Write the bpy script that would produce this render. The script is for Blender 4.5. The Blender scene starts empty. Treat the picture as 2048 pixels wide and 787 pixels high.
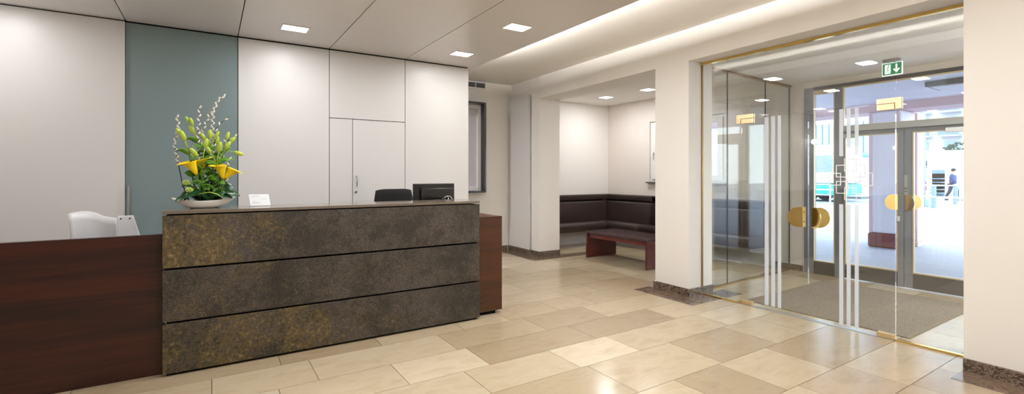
import bpy, bmesh, math, random
from mathutils import Vector, Matrix
random.seed(7)
SC = bpy.context.scene
COL = SC.collection
PI = math.pi

# ------------------------------------------------------------------ helpers
W = {}                                   # world origin of every object


def tag(o, label=None, cat=None, group=None, kind=None):
    if label: o['label'] = label
    if cat: o['category'] = cat
    if group: o['group'] = group
    if kind: o['kind'] = kind
    return o


def thing(name, label, cat, loc, group=None, kind=None):
    o = bpy.data.objects.new(name, None)
    COL.objects.link(o)
    o.empty_display_size = .1
    o.location = loc
    W[o] = Vector(loc)
    return tag(o, label, cat, group, kind)


def obj(name, bm, m, parent=None, smooth=False, autosmooth=False, bevel=0, label=None, cat=None, group=None, kind=None):
    """world-space bmesh -> one mesh object with its origin at its base"""
    me = bpy.data.meshes.new(name)
    lo = Vector((1e9,) * 3); hi = Vector((-1e9,) * 3)
    for v in bm.verts:
        for i in range(3):
            lo[i] = min(lo[i], v.co[i]); hi[i] = max(hi[i], v.co[i])
    c = Vector(((lo.x + hi.x) / 2, (lo.y + hi.y) / 2, lo.z))
    bmesh.ops.translate(bm, verts=bm.verts, vec=-c)
    bmesh.ops.recalc_face_normals(bm, faces=bm.faces)
    bm.to_mesh(me); bm.free()
    for mm in (m if isinstance(m, (list, tuple)) else [m]):
        me.materials.append(mm)
    if smooth:
        me.polygons.foreach_set('use_smooth', [True] * len(me.polygons))
    o = bpy.data.objects.new(name, me)
    COL.objects.link(o)
    if parent is not None:
        o.parent = parent
        o.location = c - W[parent]
    else:
        o.location = c
    W[o] = c
    if bevel:
        b = o.modifiers.new('bevel', 'BEVEL'); b.width = bevel; b.segments = 2
        b.limit_method = 'ANGLE'; b.angle_limit = math.radians(40)
    if autosmooth:
        me.polygons.foreach_set('use_smooth', [True] * len(me.polygons))
        me.set_sharp_from_angle(angle=math.radians(35))
    return tag(o, label, cat, group, kind)


def B():
    return bmesh.new()


def box(bm, x0, x1, y0, y1, z0, z1, mi=0):
    vs = [bm.verts.new(p) for p in ((x0, y0, z0), (x1, y0, z0), (x1, y1, z0), (x0, y1, z0), (x0, y0, z1), (x1, y0, z1), (x1, y1, z1), (x0, y1, z1))]
    for f in ((0, 3, 2, 1), (4, 5, 6, 7), (0, 1, 5, 4), (1, 2, 6, 5), (2, 3, 7, 6), (3, 0, 4, 7)):
        bm.faces.new([vs[i] for i in f]).material_index = mi
    return bm


def bx(*a):
    return box(B(), *a)


def prism(bm, pts, z0, z1, mi=0):
    """plan polygon extruded in z"""
    a = [bm.verts.new((x, y, z0)) for x, y in pts]; b = [bm.verts.new((x, y, z1)) for x, y in pts]
    n = len(pts)
    bm.faces.new(a[::-1]).material_index = mi; bm.faces.new(b).material_index = mi
    for i in range(n):
        bm.faces.new((a[i], a[(i + 1) % n], b[(i + 1) % n], b[i])).material_index = mi
    return bm


def extrude_poly(bm, pts, vec, mi=0):
    """closed 3d polygon extruded along vec"""
    vec = Vector(vec)
    a = [bm.verts.new(p) for p in pts]; b = [bm.verts.new(Vector(p) + vec) for p in pts]
    n = len(pts)
    bm.faces.new(a[::-1]).material_index = mi; bm.faces.new(b).material_index = mi
    for i in range(n):
        bm.faces.new((a[i], a[(i + 1) % n], b[(i + 1) % n], b[i])).material_index = mi
    return bm


def tube(bm, pts, rad, seg=8, mi=0, cap=True):
    """round tube along a polyline; rad a number or one per point"""
    pts = [Vector(p) for p in pts]
    n = len(pts)
    rad = rad if isinstance(rad, (list, tuple)) else [rad] * n
    rings = []
    up = Vector((0, 0, 1))
    for i, p in enumerate(pts):
        d = (pts[min(i + 1, n - 1)] - pts[max(i - 1, 0)]).normalized()
        u = up if abs(d.dot(up)) < .95 else Vector((1, 0, 0))
        s = d.cross(u).normalized(); t = s.cross(d).normalized()
        rings.append([bm.verts.new(p + rad[i] * (math.cos(2 * PI * k / seg) * s + math.sin(2 * PI * k / seg) * t)) for k in range(seg)])
    for i in range(n - 1):
        for k in range(seg):
            bm.faces.new((rings[i][k], rings[i][(k + 1) % seg], rings[i + 1][(k + 1) % seg], rings[i + 1][k])).material_index = mi
    if cap:
        bm.faces.new(rings[0][::-1]).material_index = mi; bm.faces.new(rings[-1]).material_index = mi
    return bm


def ellipsoid(bm, c, r, d=None, seg=10, rings=7, mi=0):
    """ellipsoid with radii r=(a,a,b), long axis b along d"""
    c = Vector(c)
    q = Vector((0, 0, 1)).rotation_difference(Vector(d).normalized()) if d is not None else None
    def P(v):
        v = Vector(v)
        if q: v = q @ v
        return c + v
    top = bm.verts.new(P((0, 0, r[2]))); bot = bm.verts.new(P((0, 0, -r[2])))
    R = []
    for i in range(1, rings):
        a = PI * i / rings
        R.append([bm.verts.new(P((r[0] * math.sin(a) * math.cos(2 * PI * k / seg), r[1] * math.sin(a) * math.sin(2 * PI * k / seg), r[2] * math.cos(a)))) for k in range(seg)])
    for k in range(seg):
        bm.faces.new((top, R[0][k], R[0][(k + 1) % seg])).material_index = mi
        bm.faces.new((bot, R[-1][(k + 1) % seg], R[-1][k])).material_index = mi
        for i in range(len(R) - 1):
            bm.faces.new((R[i][k], R[i + 1][k], R[i + 1][(k + 1) % seg], R[i][(k + 1) % seg])).material_index = mi
    return bm


def grid_surface(bm, f, nu, nv, mi=0):
    """surface f(u,v), u,v in 0..1"""
    V = [[bm.verts.new(f(i / nu, j / nv)) for j in range(nv + 1)] for i in range(nu + 1)]
    for i in range(nu):
        for j in range(nv):
            bm.faces.new((V[i][j], V[i + 1][j], V[i + 1][j + 1], V[i][j + 1])).material_index = mi
    return bm


def srgb(r, g, b):
    f = lambda c: (c / 255 / 12.92) if c / 255 <= .04045 else ((c / 255 + .055) / 1.055) ** 2.4
    return (f(r), f(g), f(b), 1)


# ------------------------------------------------------------------ materials
MATS = {}


def mat(name, col, rough=.5, metal=0, spec=.5, coat=0, emit=None, estr=0, noise=0, nscale=8, bump=0, bscale=60, trans=0, sss=0):
    m = bpy.data.materials.new(name); m.use_nodes = True
    nt = m.node_tree; n = nt.nodes; l = nt.links
    p = n['Principled BSDF']
    col = srgb(*col) if max(col[:3]) > 1 else (*col[:3], 1)
    p.inputs['Base Color'].default_value = col
    p.inputs['Roughness'].default_value = rough
    p.inputs['Metallic'].default_value = metal
    p.inputs['Specular IOR Level'].default_value = spec
    p.inputs['Coat Weight'].default_value = coat
    p.inputs['Transmission Weight'].default_value = trans
    if emit:
        p.inputs['Emission Color'].default_value = (*emit, 1); p.inputs['Emission Strength'].default_value = estr
    tc = n.new('ShaderNodeTexCoord')
    if noise:
        nz = n.new('ShaderNodeTexNoise'); nz.inputs['Scale'].default_value = nscale; nz.inputs['Detail'].default_value = 5
        l.new(tc.outputs['Object'], nz.inputs['Vector'])
        mx = n.new('ShaderNodeMix'); mx.data_type = 'RGBA'
        mx.inputs['A'].default_value = (*[c * (1 - noise) for c in col[:3]], 1)
        mx.inputs['B'].default_value = (*[min(1, c * (1 + noise)) for c in col[:3]], 1)
        l.new(nz.outputs['Fac'], mx.inputs['Factor']); l.new(mx.outputs['Result'], p.inputs['Base Color'])
    if bump:
        nb = n.new('ShaderNodeTexNoise'); nb.inputs['Scale'].default_value = bscale; nb.inputs['Detail'].default_value = 4
        l.new(tc.outputs['Object'], nb.inputs['Vector'])
        bp = n.new('ShaderNodeBump'); bp.inputs['Strength'].default_value = bump; bp.inputs['Distance'].default_value = .01
        l.new(nb.outputs['Fac'], bp.inputs['Height']); l.new(bp.outputs['Normal'], p.inputs['Normal'])
    MATS[name] = m
    return m


def ramp(n, stops):
    r = n.new('ShaderNodeValToRGB'); e = r.color_ramp.elements
    while len(e) > 1: e.remove(e[-1])
    e[0].position = stops[0][0]; e[0].color = srgb(*stops[0][1])
    for p, c in stops[1:]:
        k = e.new(p); k.color = srgb(*c)
    return r


def pane_mat(name, f0, tint):
    """thin clear glass: straight-through light plus a mirror reflection that grows towards grazing angles"""
    m = bpy.data.materials.new(name); m.use_nodes = True
    nt = m.node_tree; n = nt.nodes; l = nt.links; n.clear()
    out = n.new('ShaderNodeOutputMaterial')
    mix = n.new('ShaderNodeMixShader'); tr = n.new('ShaderNodeBsdfTransparent'); gl = n.new('ShaderNodeBsdfGlossy')
    tr.inputs['Color'].default_value = (*tint, 1); gl.inputs['Roughness'].default_value = 0
    gl.inputs['Color'].default_value = (1, 1, 1, 1)
    geo = n.new('ShaderNodeNewGeometry')
    dot = n.new('ShaderNodeVectorMath'); dot.operation = 'DOT_PRODUCT'
    l.new(geo.outputs['Normal'], dot.inputs[0]); l.new(geo.outputs['Incoming'], dot.inputs[1])
    def M(op, a, b=None):
        k = n.new('ShaderNodeMath'); k.operation = op
        for i, v in enumerate((a, b)):
            if v is None: continue
            if isinstance(v, (int, float)): k.inputs[i].default_value = v
            else: l.new(v, k.inputs[i])
        return k.outputs[0]
    c = M('ABSOLUTE', dot.outputs['Value'])
    f = M('ADD', f0, M('MULTIPLY', 1 - f0, M('POWER', M('SUBTRACT', 1.0, c), 5.0)))
    l.new(f, mix.inputs[0]); l.new(tr.outputs[0], mix.inputs[1]); l.new(gl.outputs[0], mix.inputs[2])
    l.new(mix.outputs[0], out.inputs['Surface'])
    MATS[name] = m
    return m


def wood_mat(name, stops, scale=(1.2, 14, 14), rough=.36, coat=.06):
    m = mat(name, (90, 40, 20), rough=rough, coat=coat)
    nt = m.node_tree; n = nt.nodes; l = nt.links; p = n['Principled BSDF']
    tc = n.new('ShaderNodeTexCoord'); mp = n.new('ShaderNodeMapping')
    mp.inputs['Scale'].default_value = scale
    l.new(tc.outputs['Object'], mp.inputs['Vector'])
    a = n.new('ShaderNodeTexNoise'); a.inputs['Scale'].default_value = 1.0; a.inputs['Detail'].default_value = 8; a.inputs['Roughness'].default_value = .65; a.inputs['Distortion'].default_value = .6
    l.new(mp.outputs['Vector'], a.inputs['Vector'])
    r = ramp(n, stops)
    l.new(a.outputs['Fac'], r.inputs['Fac']); l.new(r.outputs['Color'], p.inputs['Base Color'])
    p.inputs['Coat Roughness'].default_value = .12
    return m


def floor_mat():
    m = mat('limestone_tiles', (205, 185, 150), rough=.2, spec=.5)
    nt = m.node_tree; n = nt.nodes; l = nt.links; p = n['Principled BSDF']
    geo = n.new('ShaderNodeNewGeometry'); tc = n.new('ShaderNodeTexCoord')
    r = ramp(n, [(0, (164, 147, 121)), (.15, (180, 164, 137)), (.4, (195, 181, 156)), (.6, (186, 171, 145)), (.82, (208, 196, 173)), (1, (174, 157, 131))])
    l.new(geo.outputs['Random Per Island'], r.inputs['Fac'])
    add = n.new('ShaderNodeVectorMath'); add.operation = 'ADD'
    sc = n.new('ShaderNodeVectorMath'); sc.operation = 'SCALE'; sc.inputs['Scale'].default_value = 37
    cmb = n.new('ShaderNodeCombineXYZ')
    for i in range(3): l.new(geo.outputs['Random Per Island'], cmb.inputs[i])
    l.new(cmb.outputs[0], sc.inputs[0]); l.new(tc.outputs['Object'], add.inputs[0]); l.new(sc.outputs[0], add.inputs[1])
    mp = n.new('ShaderNodeMapping'); mp.inputs['Scale'].default_value = (1, 2.4, 1)
    l.new(add.outputs[0], mp.inputs['Vector'])
    nz = n.new('ShaderNodeTexNoise'); nz.inputs['Scale'].default_value = 2.6; nz.inputs['Detail'].default_value = 10; nz.inputs['Roughness'].default_value = .68; nz.inputs['Distortion'].default_value = .35
    l.new(mp.outputs['Vector'], nz.inputs['Vector'])
    mx = n.new('ShaderNodeMix'); mx.data_type = 'RGBA'; mx.blend_type = 'MULTIPLY'; mx.inputs['Factor'].default_value = .8
    r2 = ramp(n, [(.3, (226, 216, 202)), (.5, (248, 245, 240)), (.7, (232, 224, 210))])
    l.new(nz.outputs['Fac'], r2.inputs['Fac'])
    l.new(r.outputs['Color'], mx.inputs['A']); l.new(r2.outputs['Color'], mx.inputs['B'])
    l.new(mx.outputs['Result'], p.inputs['Base Color'])
    rr = n.new('ShaderNodeMapRange'); rr.inputs['To Min'].default_value = .13; rr.inputs['To Max'].default_value = .26
    l.new(nz.outputs['Fac'], rr.inputs['Value']); l.new(rr.outputs['Result'], p.inputs['Roughness'])
    return m


def marble_mat(name, base, vein, scale=9, rough=.2):
    m = mat(name, base, rough=rough)
    nt = m.node_tree; n = nt.nodes; l = nt.links; p = n['Principled BSDF']
    tc = n.new('ShaderNodeTexCoord')
    nz = n.new('ShaderNodeTexNoise'); nz.inputs['Scale'].default_value = scale; nz.inputs['Detail'].default_value = 10; nz.inputs['Roughness'].default_value = .7; nz.inputs['Distortion'].default_value = 2.5
    l.new(tc.outputs['Object'], nz.inputs['Vector'])
    d = [int(c * .6) for c in base]
    r = ramp(n, [(.3, d), (.47, base), (.52, vein), (.56, base), (.75, d)])
    l.new(nz.outputs['Fac'], r.inputs['Fac']); l.new(r.outputs['Color'], p.inputs['Base Color'])
    return m


def stone_mat(seed, ochre_x0, ochre_x1, ochre_amt):
    """dark flamed slate with rust-ochre stains; object x runs along the slab"""
    m = mat('rusty_slate', (70, 62, 55), rough=.42, spec=.45)
    nt = m.node_tree; n = nt.nodes; l = nt.links; p = n['Principled BSDF']
    tc = n.new('ShaderNodeTexCoord'); off = n.new('ShaderNodeVectorMath'); off.operation = 'ADD'; off.inputs[1].default_value = (seed * 3.1, seed, seed * 7.7)
    l.new(tc.outputs['Object'], off.inputs[0])
    def NZ(s, d=8, ro=.6, dist=0):
        k = n.new('ShaderNodeTexNoise'); k.inputs['Scale'].default_value = s; k.inputs['Detail'].default_value = d; k.inputs['Roughness'].default_value = ro; k.inputs['Distortion'].default_value = dist
        l.new(off.outputs[0], k.inputs['Vector']); return k.outputs['Fac']
    def M(op, a, b, clamp=False):
        k = n.new('ShaderNodeMath'); k.operation = op; k.use_clamp = clamp
        for i, v in enumerate((a, b)):
            if isinstance(v, (int, float)): k.inputs[i].default_value = v
            else: l.new(v, k.inputs[i])
        return k.outputs[0]
    gritn = NZ(14, 8, .7, .8)
    base = ramp(n, [(.32, (42, 39, 31)), (.45, (64, 56, 44)), (.56, (94, 84, 74)), (.66, (84, 84, 90))])
    l.new(M('ADD', M('MULTIPLY', NZ(2.0, 7, .6, .4), .55), M('MULTIPLY', gritn, .45)), base.inputs['Fac'])
    # fine grain
    gr = ramp(n, [(.36, (40, 38, 36)), (.5, (190, 186, 180)), (.6, (255, 250, 240)), (.74, (255, 255, 250))])
    l.new(NZ(75, 5, .8), gr.inputs['Fac'])
    g = n.new('ShaderNodeMix'); g.data_type = 'RGBA'; g.blend_type = 'MULTIPLY'; g.inputs['Factor'].default_value = .85
    l.new(base.outputs['Color'], g.inputs['A']); l.new(gr.outputs['Color'], g.inputs['B'])
    # ochre rust
    oc = ramp(n, [(.35, (72, 60, 30)), (.55, (112, 93, 48)), (.72, (166, 142, 90))])
    l.new(NZ(45, 4, .7), oc.inputs['Fac'])
    sep = n.new('ShaderNodeSeparateXYZ'); l.new(tc.outputs['Object'], sep.inputs[0])
    mr = n.new('ShaderNodeMapRange'); mr.inputs['From Min'].default_value = ochre_x0; mr.inputs['From Max'].default_value = ochre_x1
    mr.inputs['To Min'].default_value = ochre_amt; mr.inputs['To Max'].default_value = -.12; mr.interpolation_type = 'SMOOTHSTEP'
    l.new(sep.outputs['X'], mr.inputs['Value'])
    big = NZ(3.2, 10, .72, .6); fine = NZ(48, 7, .8)
    f = M('ADD', M('ADD', M('MULTIPLY', big, 1.0), M('MULTIPLY', fine, .9)), mr.outputs['Result'])
    f = M('MULTIPLY', M('SUBTRACT', f, 1.085), 8.0, True)
    mx = n.new('ShaderNodeMix'); mx.data_type = 'RGBA'
    l.new(M('MULTIPLY', f, .72), mx.inputs['Factor']); l.new(g.outputs['Result'], mx.inputs['A']); l.new(oc.outputs['Color'], mx.inputs['B'])
    l.new(mx.outputs['Result'], p.inputs['Base Color'])
    bp = n.new('ShaderNodeBump'); bp.inputs['Strength'].default_value = .6; bp.inputs['Distance'].default_value = .008
    l.new(M('ADD', NZ(110, 4, .7), M('MULTIPLY', NZ(9, 6), 1.5)), bp.inputs['Height']); l.new(bp.outputs['Normal'], p.inputs['Normal'])
    return m


m_wall = mat('warm_white_paint', (238, 234, 229), rough=.55, spec=.3)
m_wall2 = mat('alcove_paint', (228, 220, 213), rough=.6, spec=.3)
m_ceil = mat('ceiling_paint', (240, 236, 230), rough=.6, spec=.3)
m_panelceil = mat('ceiling_panel_lacquer', (224, 220, 219), rough=.3, spec=.5)
m_panel = mat('satin_white_laminate', (216, 214, 212), rough=.38, spec=.5)
m_gap = mat('shadow_gap', (18, 16, 15), rough=.9, spec=.1)
m_green = mat('grey_green_glass', (126, 144, 147), rough=.09, spec=.8)
m_black = mat('black_plastic', (14, 14, 15), rough=.35)
m_blackgloss = mat('gloss_black_plastic', (16, 17, 19), rough=.12)
m_blackfab = mat('black_fabric', (10, 10, 11), rough=.85, bump=.3, bscale=300)
m_steel = mat('brushed_steel', (190, 190, 188), rough=.28, metal=1)
m_chrome = mat('chrome', (225, 225, 225), rough=.08, metal=1)
m_brass = mat('polished_brass', (238, 206, 128), rough=.14, metal=1)
m_brass_satin = mat('satin_brass', (246, 222, 176), rough=.34, metal=1)
m_brass_dark = mat('bronze_rail', (150, 118, 66), rough=.35, metal=1)
m_leather = mat('dark_brown_leather', (50, 37, 36), rough=.33, spec=.5, bump=.12, bscale=220)
m_seam = mat('leather_piping', (24, 17, 17), rough=.5)
m_white = mat('white_plastic', (232, 233, 236), rough=.3)
m_ceramic = mat('white_ceramic', (240, 234, 226), rough=.25)
m_paper = mat('paper', (240, 240, 240), rough=.6)
m_ink = mat('grey_print', (186, 188, 188), rough=.7)
m_frameg = mat('grey_metal_frame', (124, 128, 136), rough=.4, metal=.2)
m_kick = mat('dark_grey_metal', (62, 62, 65), rough=.38, metal=.3)
m_alu = mat('light_aluminium', (178, 178, 176), rough=.35, metal=.6)
m_bead = mat('champagne_bead', (214, 196, 160), rough=.35, metal=.4)
m_winframe = mat('white_window_paint', (232, 230, 228), rough=.4)
m_darkframe = mat('dark_stained_frame', (30, 26, 30), rough=.3, coat=.4)
m_frost = mat('white_film', (240, 243, 248), rough=.6)


def film_mat():
    m = bpy.data.materials.new('frosted_film'); m.use_nodes = True
    nt = m.node_tree; n = nt.nodes; l = nt.links; n.clear()
    out = n.new('ShaderNodeOutputMaterial'); tr = n.new('ShaderNodeBsdfTransparent'); df = n.new('ShaderNodeBsdfDiffuse'); tl = n.new('ShaderNodeBsdfTranslucent')
    df.inputs['Color'].default_value = (.88, .91, .95, 1); tl.inputs['Color'].default_value = (.88, .91, .95, 1)
    a = n.new('ShaderNodeMixShader'); b = n.new('ShaderNodeMixShader'); a.inputs[0].default_value = .5; b.inputs[0].default_value = .68
    l.new(df.outputs[0], a.inputs[1]); l.new(tl.outputs[0], a.inputs[2]); l.new(tr.outputs[0], b.inputs[1]); l.new(a.outputs[0], b.inputs[2]); l.new(b.outputs[0], out.inputs['Surface'])
    return m


m_film = film_mat()
m_lamp = mat('lamp_diffuser', (255, 250, 240), rough=.4, emit=(1, .95, .87), estr=14)
m_globe = mat('lamp_globe', (255, 250, 240), rough=.4, emit=(1, .97, .92), estr=90)
m_cove = mat('lamp_strip', (255, 250, 240), rough=.4, emit=(1, .93, .82), estr=4)
m_signgreen = mat('exit_sign_green', (10, 120, 78), rough=.4, emit=srgb(14, 128, 84)[:3], estr=.55)
m_signwhite = mat('exit_sign_white', (240, 250, 245), rough=.4, emit=(.92, 1, .96), estr=.9)
m_gasket = mat('door_gasket', (60, 62, 62), rough=.6)
m_grout = mat('tile_grout', (84, 72, 58), rough=.9)
m_border = marble_mat('brown_marble_border', (104, 86, 72), (126, 108, 92), 4, .16)
m_base = marble_mat('dark_emperador_marble', (74, 60, 51), (150, 132, 114), 16, .2)
m_floor = floor_mat()
m_wood = wood_mat('dark_mahogany', [(.28, (22, 7, 4)), (.45, (42, 15, 8)), (.58, (62, 25, 12)), (.75, (32, 11, 6))], (.7, 13, 13))
m_wood_lit = wood_mat('mahogany_lit_warmer', [(.28, (44, 20, 6)), (.5, (68, 33, 10)), (.72, (80, 42, 15))], (1.2, 9, 9), .3)  # same veneer as the front, with the warmer light on the end painted in
m_wood2 = wood_mat('table_mahogany', [(.28, (50, 16, 14)), (.5, (82, 30, 24)), (.72, (100, 42, 32))], (9, 1.0, 9), .28)
m_mat = mat('coir_entrance_mat', (138, 126, 113), rough=.95, spec=.1, noise=.6, nscale=75, bump=1, bscale=120)
m_pane = pane_mat('clear_glass', .08, (.965, .985, .975))
m_pane3 = pane_mat('side_screen_glass', .022, (.97, .985, .98))
m_pane2 = pane_mat('entrance_glass', .035, (.97, .985, .985))
m_winpane = pane_mat('window_glass', .03, (.96, .98, .98))
m_acrylic = pane_mat('clear_acrylic', .03, (.97, .98, .98))
# plants
m_leaf = mat('deep_green_leaf', (24, 70, 30), rough=.28, coat=.2, noise=.35, nscale=12)
m_leaf2 = mat('fresh_green_leaf', (92, 142, 44), rough=.4, noise=.25, nscale=20)
m_bud = mat('lily_bud', (172, 194, 66), rough=.45, noise=.2, nscale=25)
m_stem = mat('green_stem', (70, 112, 38), rough=.45)
m_yellow = mat('calla_yellow', (255, 214, 18), rough=.4, noise=.12, nscale=18)
m_twig = mat('willow_twig', (66, 48, 36), rough=.7)
m_catkin = mat('silver_catkin', (214, 208, 196), rough=.9, noise=.12, nscale=90)
m_viburnum = mat('pale_green_blossom', (186, 206, 110), rough=.7)
# outside
m_pave = mat('street_paving', (142, 149, 166), rough=.6, noise=.08, nscale=3)
m_lav = mat('arcade_plaster', (226, 222, 232), rough=.6)
m_pink = mat('pink_plaster', (214, 184, 188), rough=.7)
m_granite = mat('red_granite', (120, 62, 60), rough=.3, noise=.3, nscale=70)
m_facade = mat('pale_facade', (214, 214, 216), rough=.8)
m_balc = mat('blue_grey_balcony', (132, 152, 172), rough=.6)
m_facglass = mat('pale_blue_glazing', (150, 182, 200), rough=.1, spec=.6)
m_mull = mat('facade_mullion', (104, 112, 118), rough=.5)
m_buswhite = mat('bus_white', (222, 226, 232), rough=.3)
m_teal = mat('bus_teal', (40, 172, 164), rough=.3)
m_busglass = mat('bus_glass', (128, 146, 172), rough=.1)
m_rail = mat('galvanised_rail', (196, 206, 212), rough=.4, metal=.3)
m_jacket = mat('blue_jacket', (46, 66, 120), rough=.8)
m_trouser = mat('dark_trousers', (36, 40, 58), rough=.85)
m_skin = mat('skin', (206, 160, 134), rough=.5)
m_hair = mat('dark_hair', (40, 32, 28), rough=.7)
m_canvas = mat('cream_canvas', (244, 238, 224), rough=.8)
m_magenta = mat('magenta_panel', (196, 44, 110), rough=.5)
m_cyan = mat('cyan_panel', (90, 186, 214), rough=.5)
m_blue = mat('blue_panel', (66, 122, 180), rough=.5)
m_tree = mat('street_tree_leaf', (54, 76, 64), rough=.7)
m_bark = mat('street_tree_bark', (66, 54, 46), rough=.9)
m_darkslab = mat('dark_soffit_box', (70, 72, 82), rough=.5)
m_asph = mat('pale_beige_render', (212, 200, 186), rough=.8)

# ------------------------------------------------------------------ setting: dimensions
ZC, ZH, ZA, ZL = 3.09, 2.87, 2.89, 2.72           # hall ceiling, lowered ceiling, alcove ceiling, lintel soffit
YP = 5.80                                          # panelled wall
XG = 4.905                                         # glass partition
XE = 7.26                                          # entrance frame / street wall inside
wx = lambda y: 4.58 + .0345 * (y - 1.1)            # face of the slightly skewed right-hand wall


def S(name, bm, m, label, cat, **k):
    return obj(name, bm, m, label=label, cat=cat, kind='structure', **k)


# ---- floor: sub-base plus cut tiles in rows of random length
bm = B()
box(bm, -3.4, 7.62, -3.2, 7.7, -.06, -.004, 1)
rows = []
y = -3.1
hs = [.40, .5, .30, .42, .5, .36, .26]
k = 0
while y < 7.6:
    h = random.choice(hs)
    if k > 0 and h == rows[-1][1] - rows[-1][0]: h = .5
    rows.append((y, min(y + h, 7.6))); y += h; k += 1
g = .0021
for (a, b) in rows:
    x = -3.3 - random.random() * .8
    while x < 7.6:
        w = random.choice([.5, .62, .75, .9, 1.05, 1.2])
        x1 = min(x + w, 7.6)
        if x1 > -3.3 and x1 - max(x, -3.3) > .03:
            box(bm, max(x, -3.3) + g, x1 - g, a + g, b - g, -.02, 0, 0)
        x += w
S('floor', bm, [m_floor, m_grout], 'polished beige limestone floor laid in random-length tiles', 'floor')

# brown stone strips let into the floor round the pillars
bm = B()
box(bm, 4.37, 5.3, 3.25, 3.52 - .02, 0, .0025); prism(bm, [(4.37, 3.5), (wx(3.5) - .02, 3.5), (wx(4.1) - .02, 4.1), (4.39, 4.1)], 0, .0025)
S('trim_1', bm, m_border, 'brown stone border in the floor round the middle pillar', 'floor border')
bm = B()
box(bm, 4.47, 5.9, 6.34, 6.59, 0, .0025); prism(bm, [(4.47, 6.59), (wx(6.59) - .02, 6.59), (wx(7.5) - .09, 7.5), (4.5, 7.5)], 0, .0025)
S('trim_2', bm, m_border, 'brown stone border in the floor round the far pillar', 'floor border')
bm = B()
prism(bm, [(4.18, -2.9), (4.43, -2.9), (4.555, 1.13), (4.31, 1.13)], .0, .0025)
S('trim_3', bm, m_border, 'brown stone border in the floor along the near right wall', 'floor border')

# ---- ceilings
bm = B()
box(bm, -3.4, 5.2, -3.2, 7.7, ZC, ZC + .25)
S('ceiling', bm, m_ceil, 'high white plaster ceiling over the lobby, washed by the cove light', 'ceiling')
bm = B()
xs = [-3.2, -2.53, -1.605, -.677, .251, 1.174, 2.089, 3.05]
ys = [-2.95, -.12, 1.42, 2.97, 4.52, YP - .004]
for i in range(len(xs) - 1):
    for j in range(len(ys) - 1):
        gx = .0045; gy = .0009
        box(bm, xs[i] + (gx if i else 0), xs[i + 1] - (gx if i < len(xs) - 2 else 0), ys[j] + gy, ys[j + 1] - gy, ZH, ZH + .03, 0)
box(bm, -3.2, 3.02, -2.95, YP - .004, ZH + .03, ZH + .06, 1)
box(bm, 3.03, 3.05, -2.95, YP - .004, ZH + .03, ZH + .098, 0)
S('ceiling_lowered', bm, [m_panelceil, m_gap], 'lowered ceiling of grey lacquered panels over the reception desk', 'ceiling')
bm = B()
box(bm, 5.0, 7.62, 3.72, 7.7, ZA, ZA + .3)
S('ceiling_alcove', bm, m_ceil, 'white ceiling of the seating alcove', 'ceiling')
bm = B()
box(bm, 5.0, 7.62, -.9, 3.72, ZL + .01, ZL + .4)
S('ceiling_vestibule', bm, m_ceil, 'white ceiling of the entrance lobby between the glass walls', 'ceiling')

# ---- walls
bm = B()
box(bm, -3.2, 2.99, YP + .03, 6.45, 0, ZC)
S('wall_reception', bm, m_gap, 'wall block behind the white panels of the reception', 'wall')
bm = B()
box(bm, -3.4, 7.62, 7.55, 7.75, 0, ZC + .2)
S('wall_back', bm, m_wall, 'warm white back wall of lobby and alcove', 'wall')
bm = B()
box(bm, -3.4, -3.2, -3.2, 7.6, 0, ZC + .2)
S('wall_left', bm, m_wall, 'white left wall of the lobby', 'wall')
bm = B()
box(bm, -3.4, 5.0, -3.2, -3.0, 0, ZC + .2)
S('wall_front', bm, m_wall, 'white front wall of the lobby', 'wall')
# right-hand wall: near stretch, lintel, two pillars
bm = B()
prism(bm, [(wx(-3.0) + .02, -3.0), (5.2, -3.0), (5.2, 1.13), (wx(1.13) - .005, 1.13)], 0, ZC + .1)
S('wall_right', bm, m_wall, 'near stretch of the warm white right-hand wall beside the glass doors', 'wall')
bm = B()
prism(bm, [(wx(1.13), 1.13), (5.2, 1.13), (5.2, 6.6), (wx(6.6), 6.6)], ZL, ZC + .1)
S('wall_lintel', bm, m_wall, 'white lintel spanning the glass entrance and the alcove opening', 'lintel')
bm = B()
prism(bm, [(wx(3.52), 3.52), (5.1, 3.52), (5.1, 4.02), (wx(4.02), 4.02)], 0, ZL)
S('wall_pillar', bm, m_wall, 'middle white pillar between the alcove opening and the glass doors', 'pillar')
bm = B()
prism(bm, [(wx(6.61), 6.61), (5.21, 6.61), (5.21, 7.56), (wx(7.56), 7.56)], 0, ZC + .1)
S('wall_pillar_far', bm, m_wall, 'far white pillar at the back end of the alcove opening', 'pillar')
# street wall with window and entrance opening
bm = B()
for a in ((XE + .02, 7.6, 3.52, 4.78, 0, 3.2), (XE + .02, 7.6, 6.40, 7.6, 0, 3.2), (XE + .02, 7.6, 4.78, 6.40, 0, 1.27), (XE + .02, 7.6, 4.78, 6.40, 2.44, 3.2), (XE + .02, 7.6, -1.2, 3.52, 2.65, 3.2), (XE + .02, 7.6, -1.2, .4, 0, 2.65)):
    box(bm, *a)
S('wall_street', bm, m_wall2, 'white street wall carrying the alcove window and the entrance', 'wall')
bm = B()
box(bm, 5.2, 7.3, -.9, -.7, 0, 2.8)
S('wall_vestibule', bm, m_wall, 'white end wall of the entrance lobby', 'wall')

# ---- baseboards (dark marble)
T = .018


def skirt(name, pts, label):
    bm = B()
    for (a, b) in zip(pts[:-1], pts[1:]):
        a = Vector(a); b = Vector(b); d = (b - a).normalized(); nrm = Vector((-d.y, d.x)) * T
        a2 = a; b2 = b + (d * T if b != Vector(pts[-1]) else d * 0)
        prism(bm, [a2[:], b2[:], (b2 + nrm)[:], (a2 + nrm)[:]], .0, .088)
    return S(name, bm, m_base, label, 'baseboard', bevel=.003)


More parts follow.
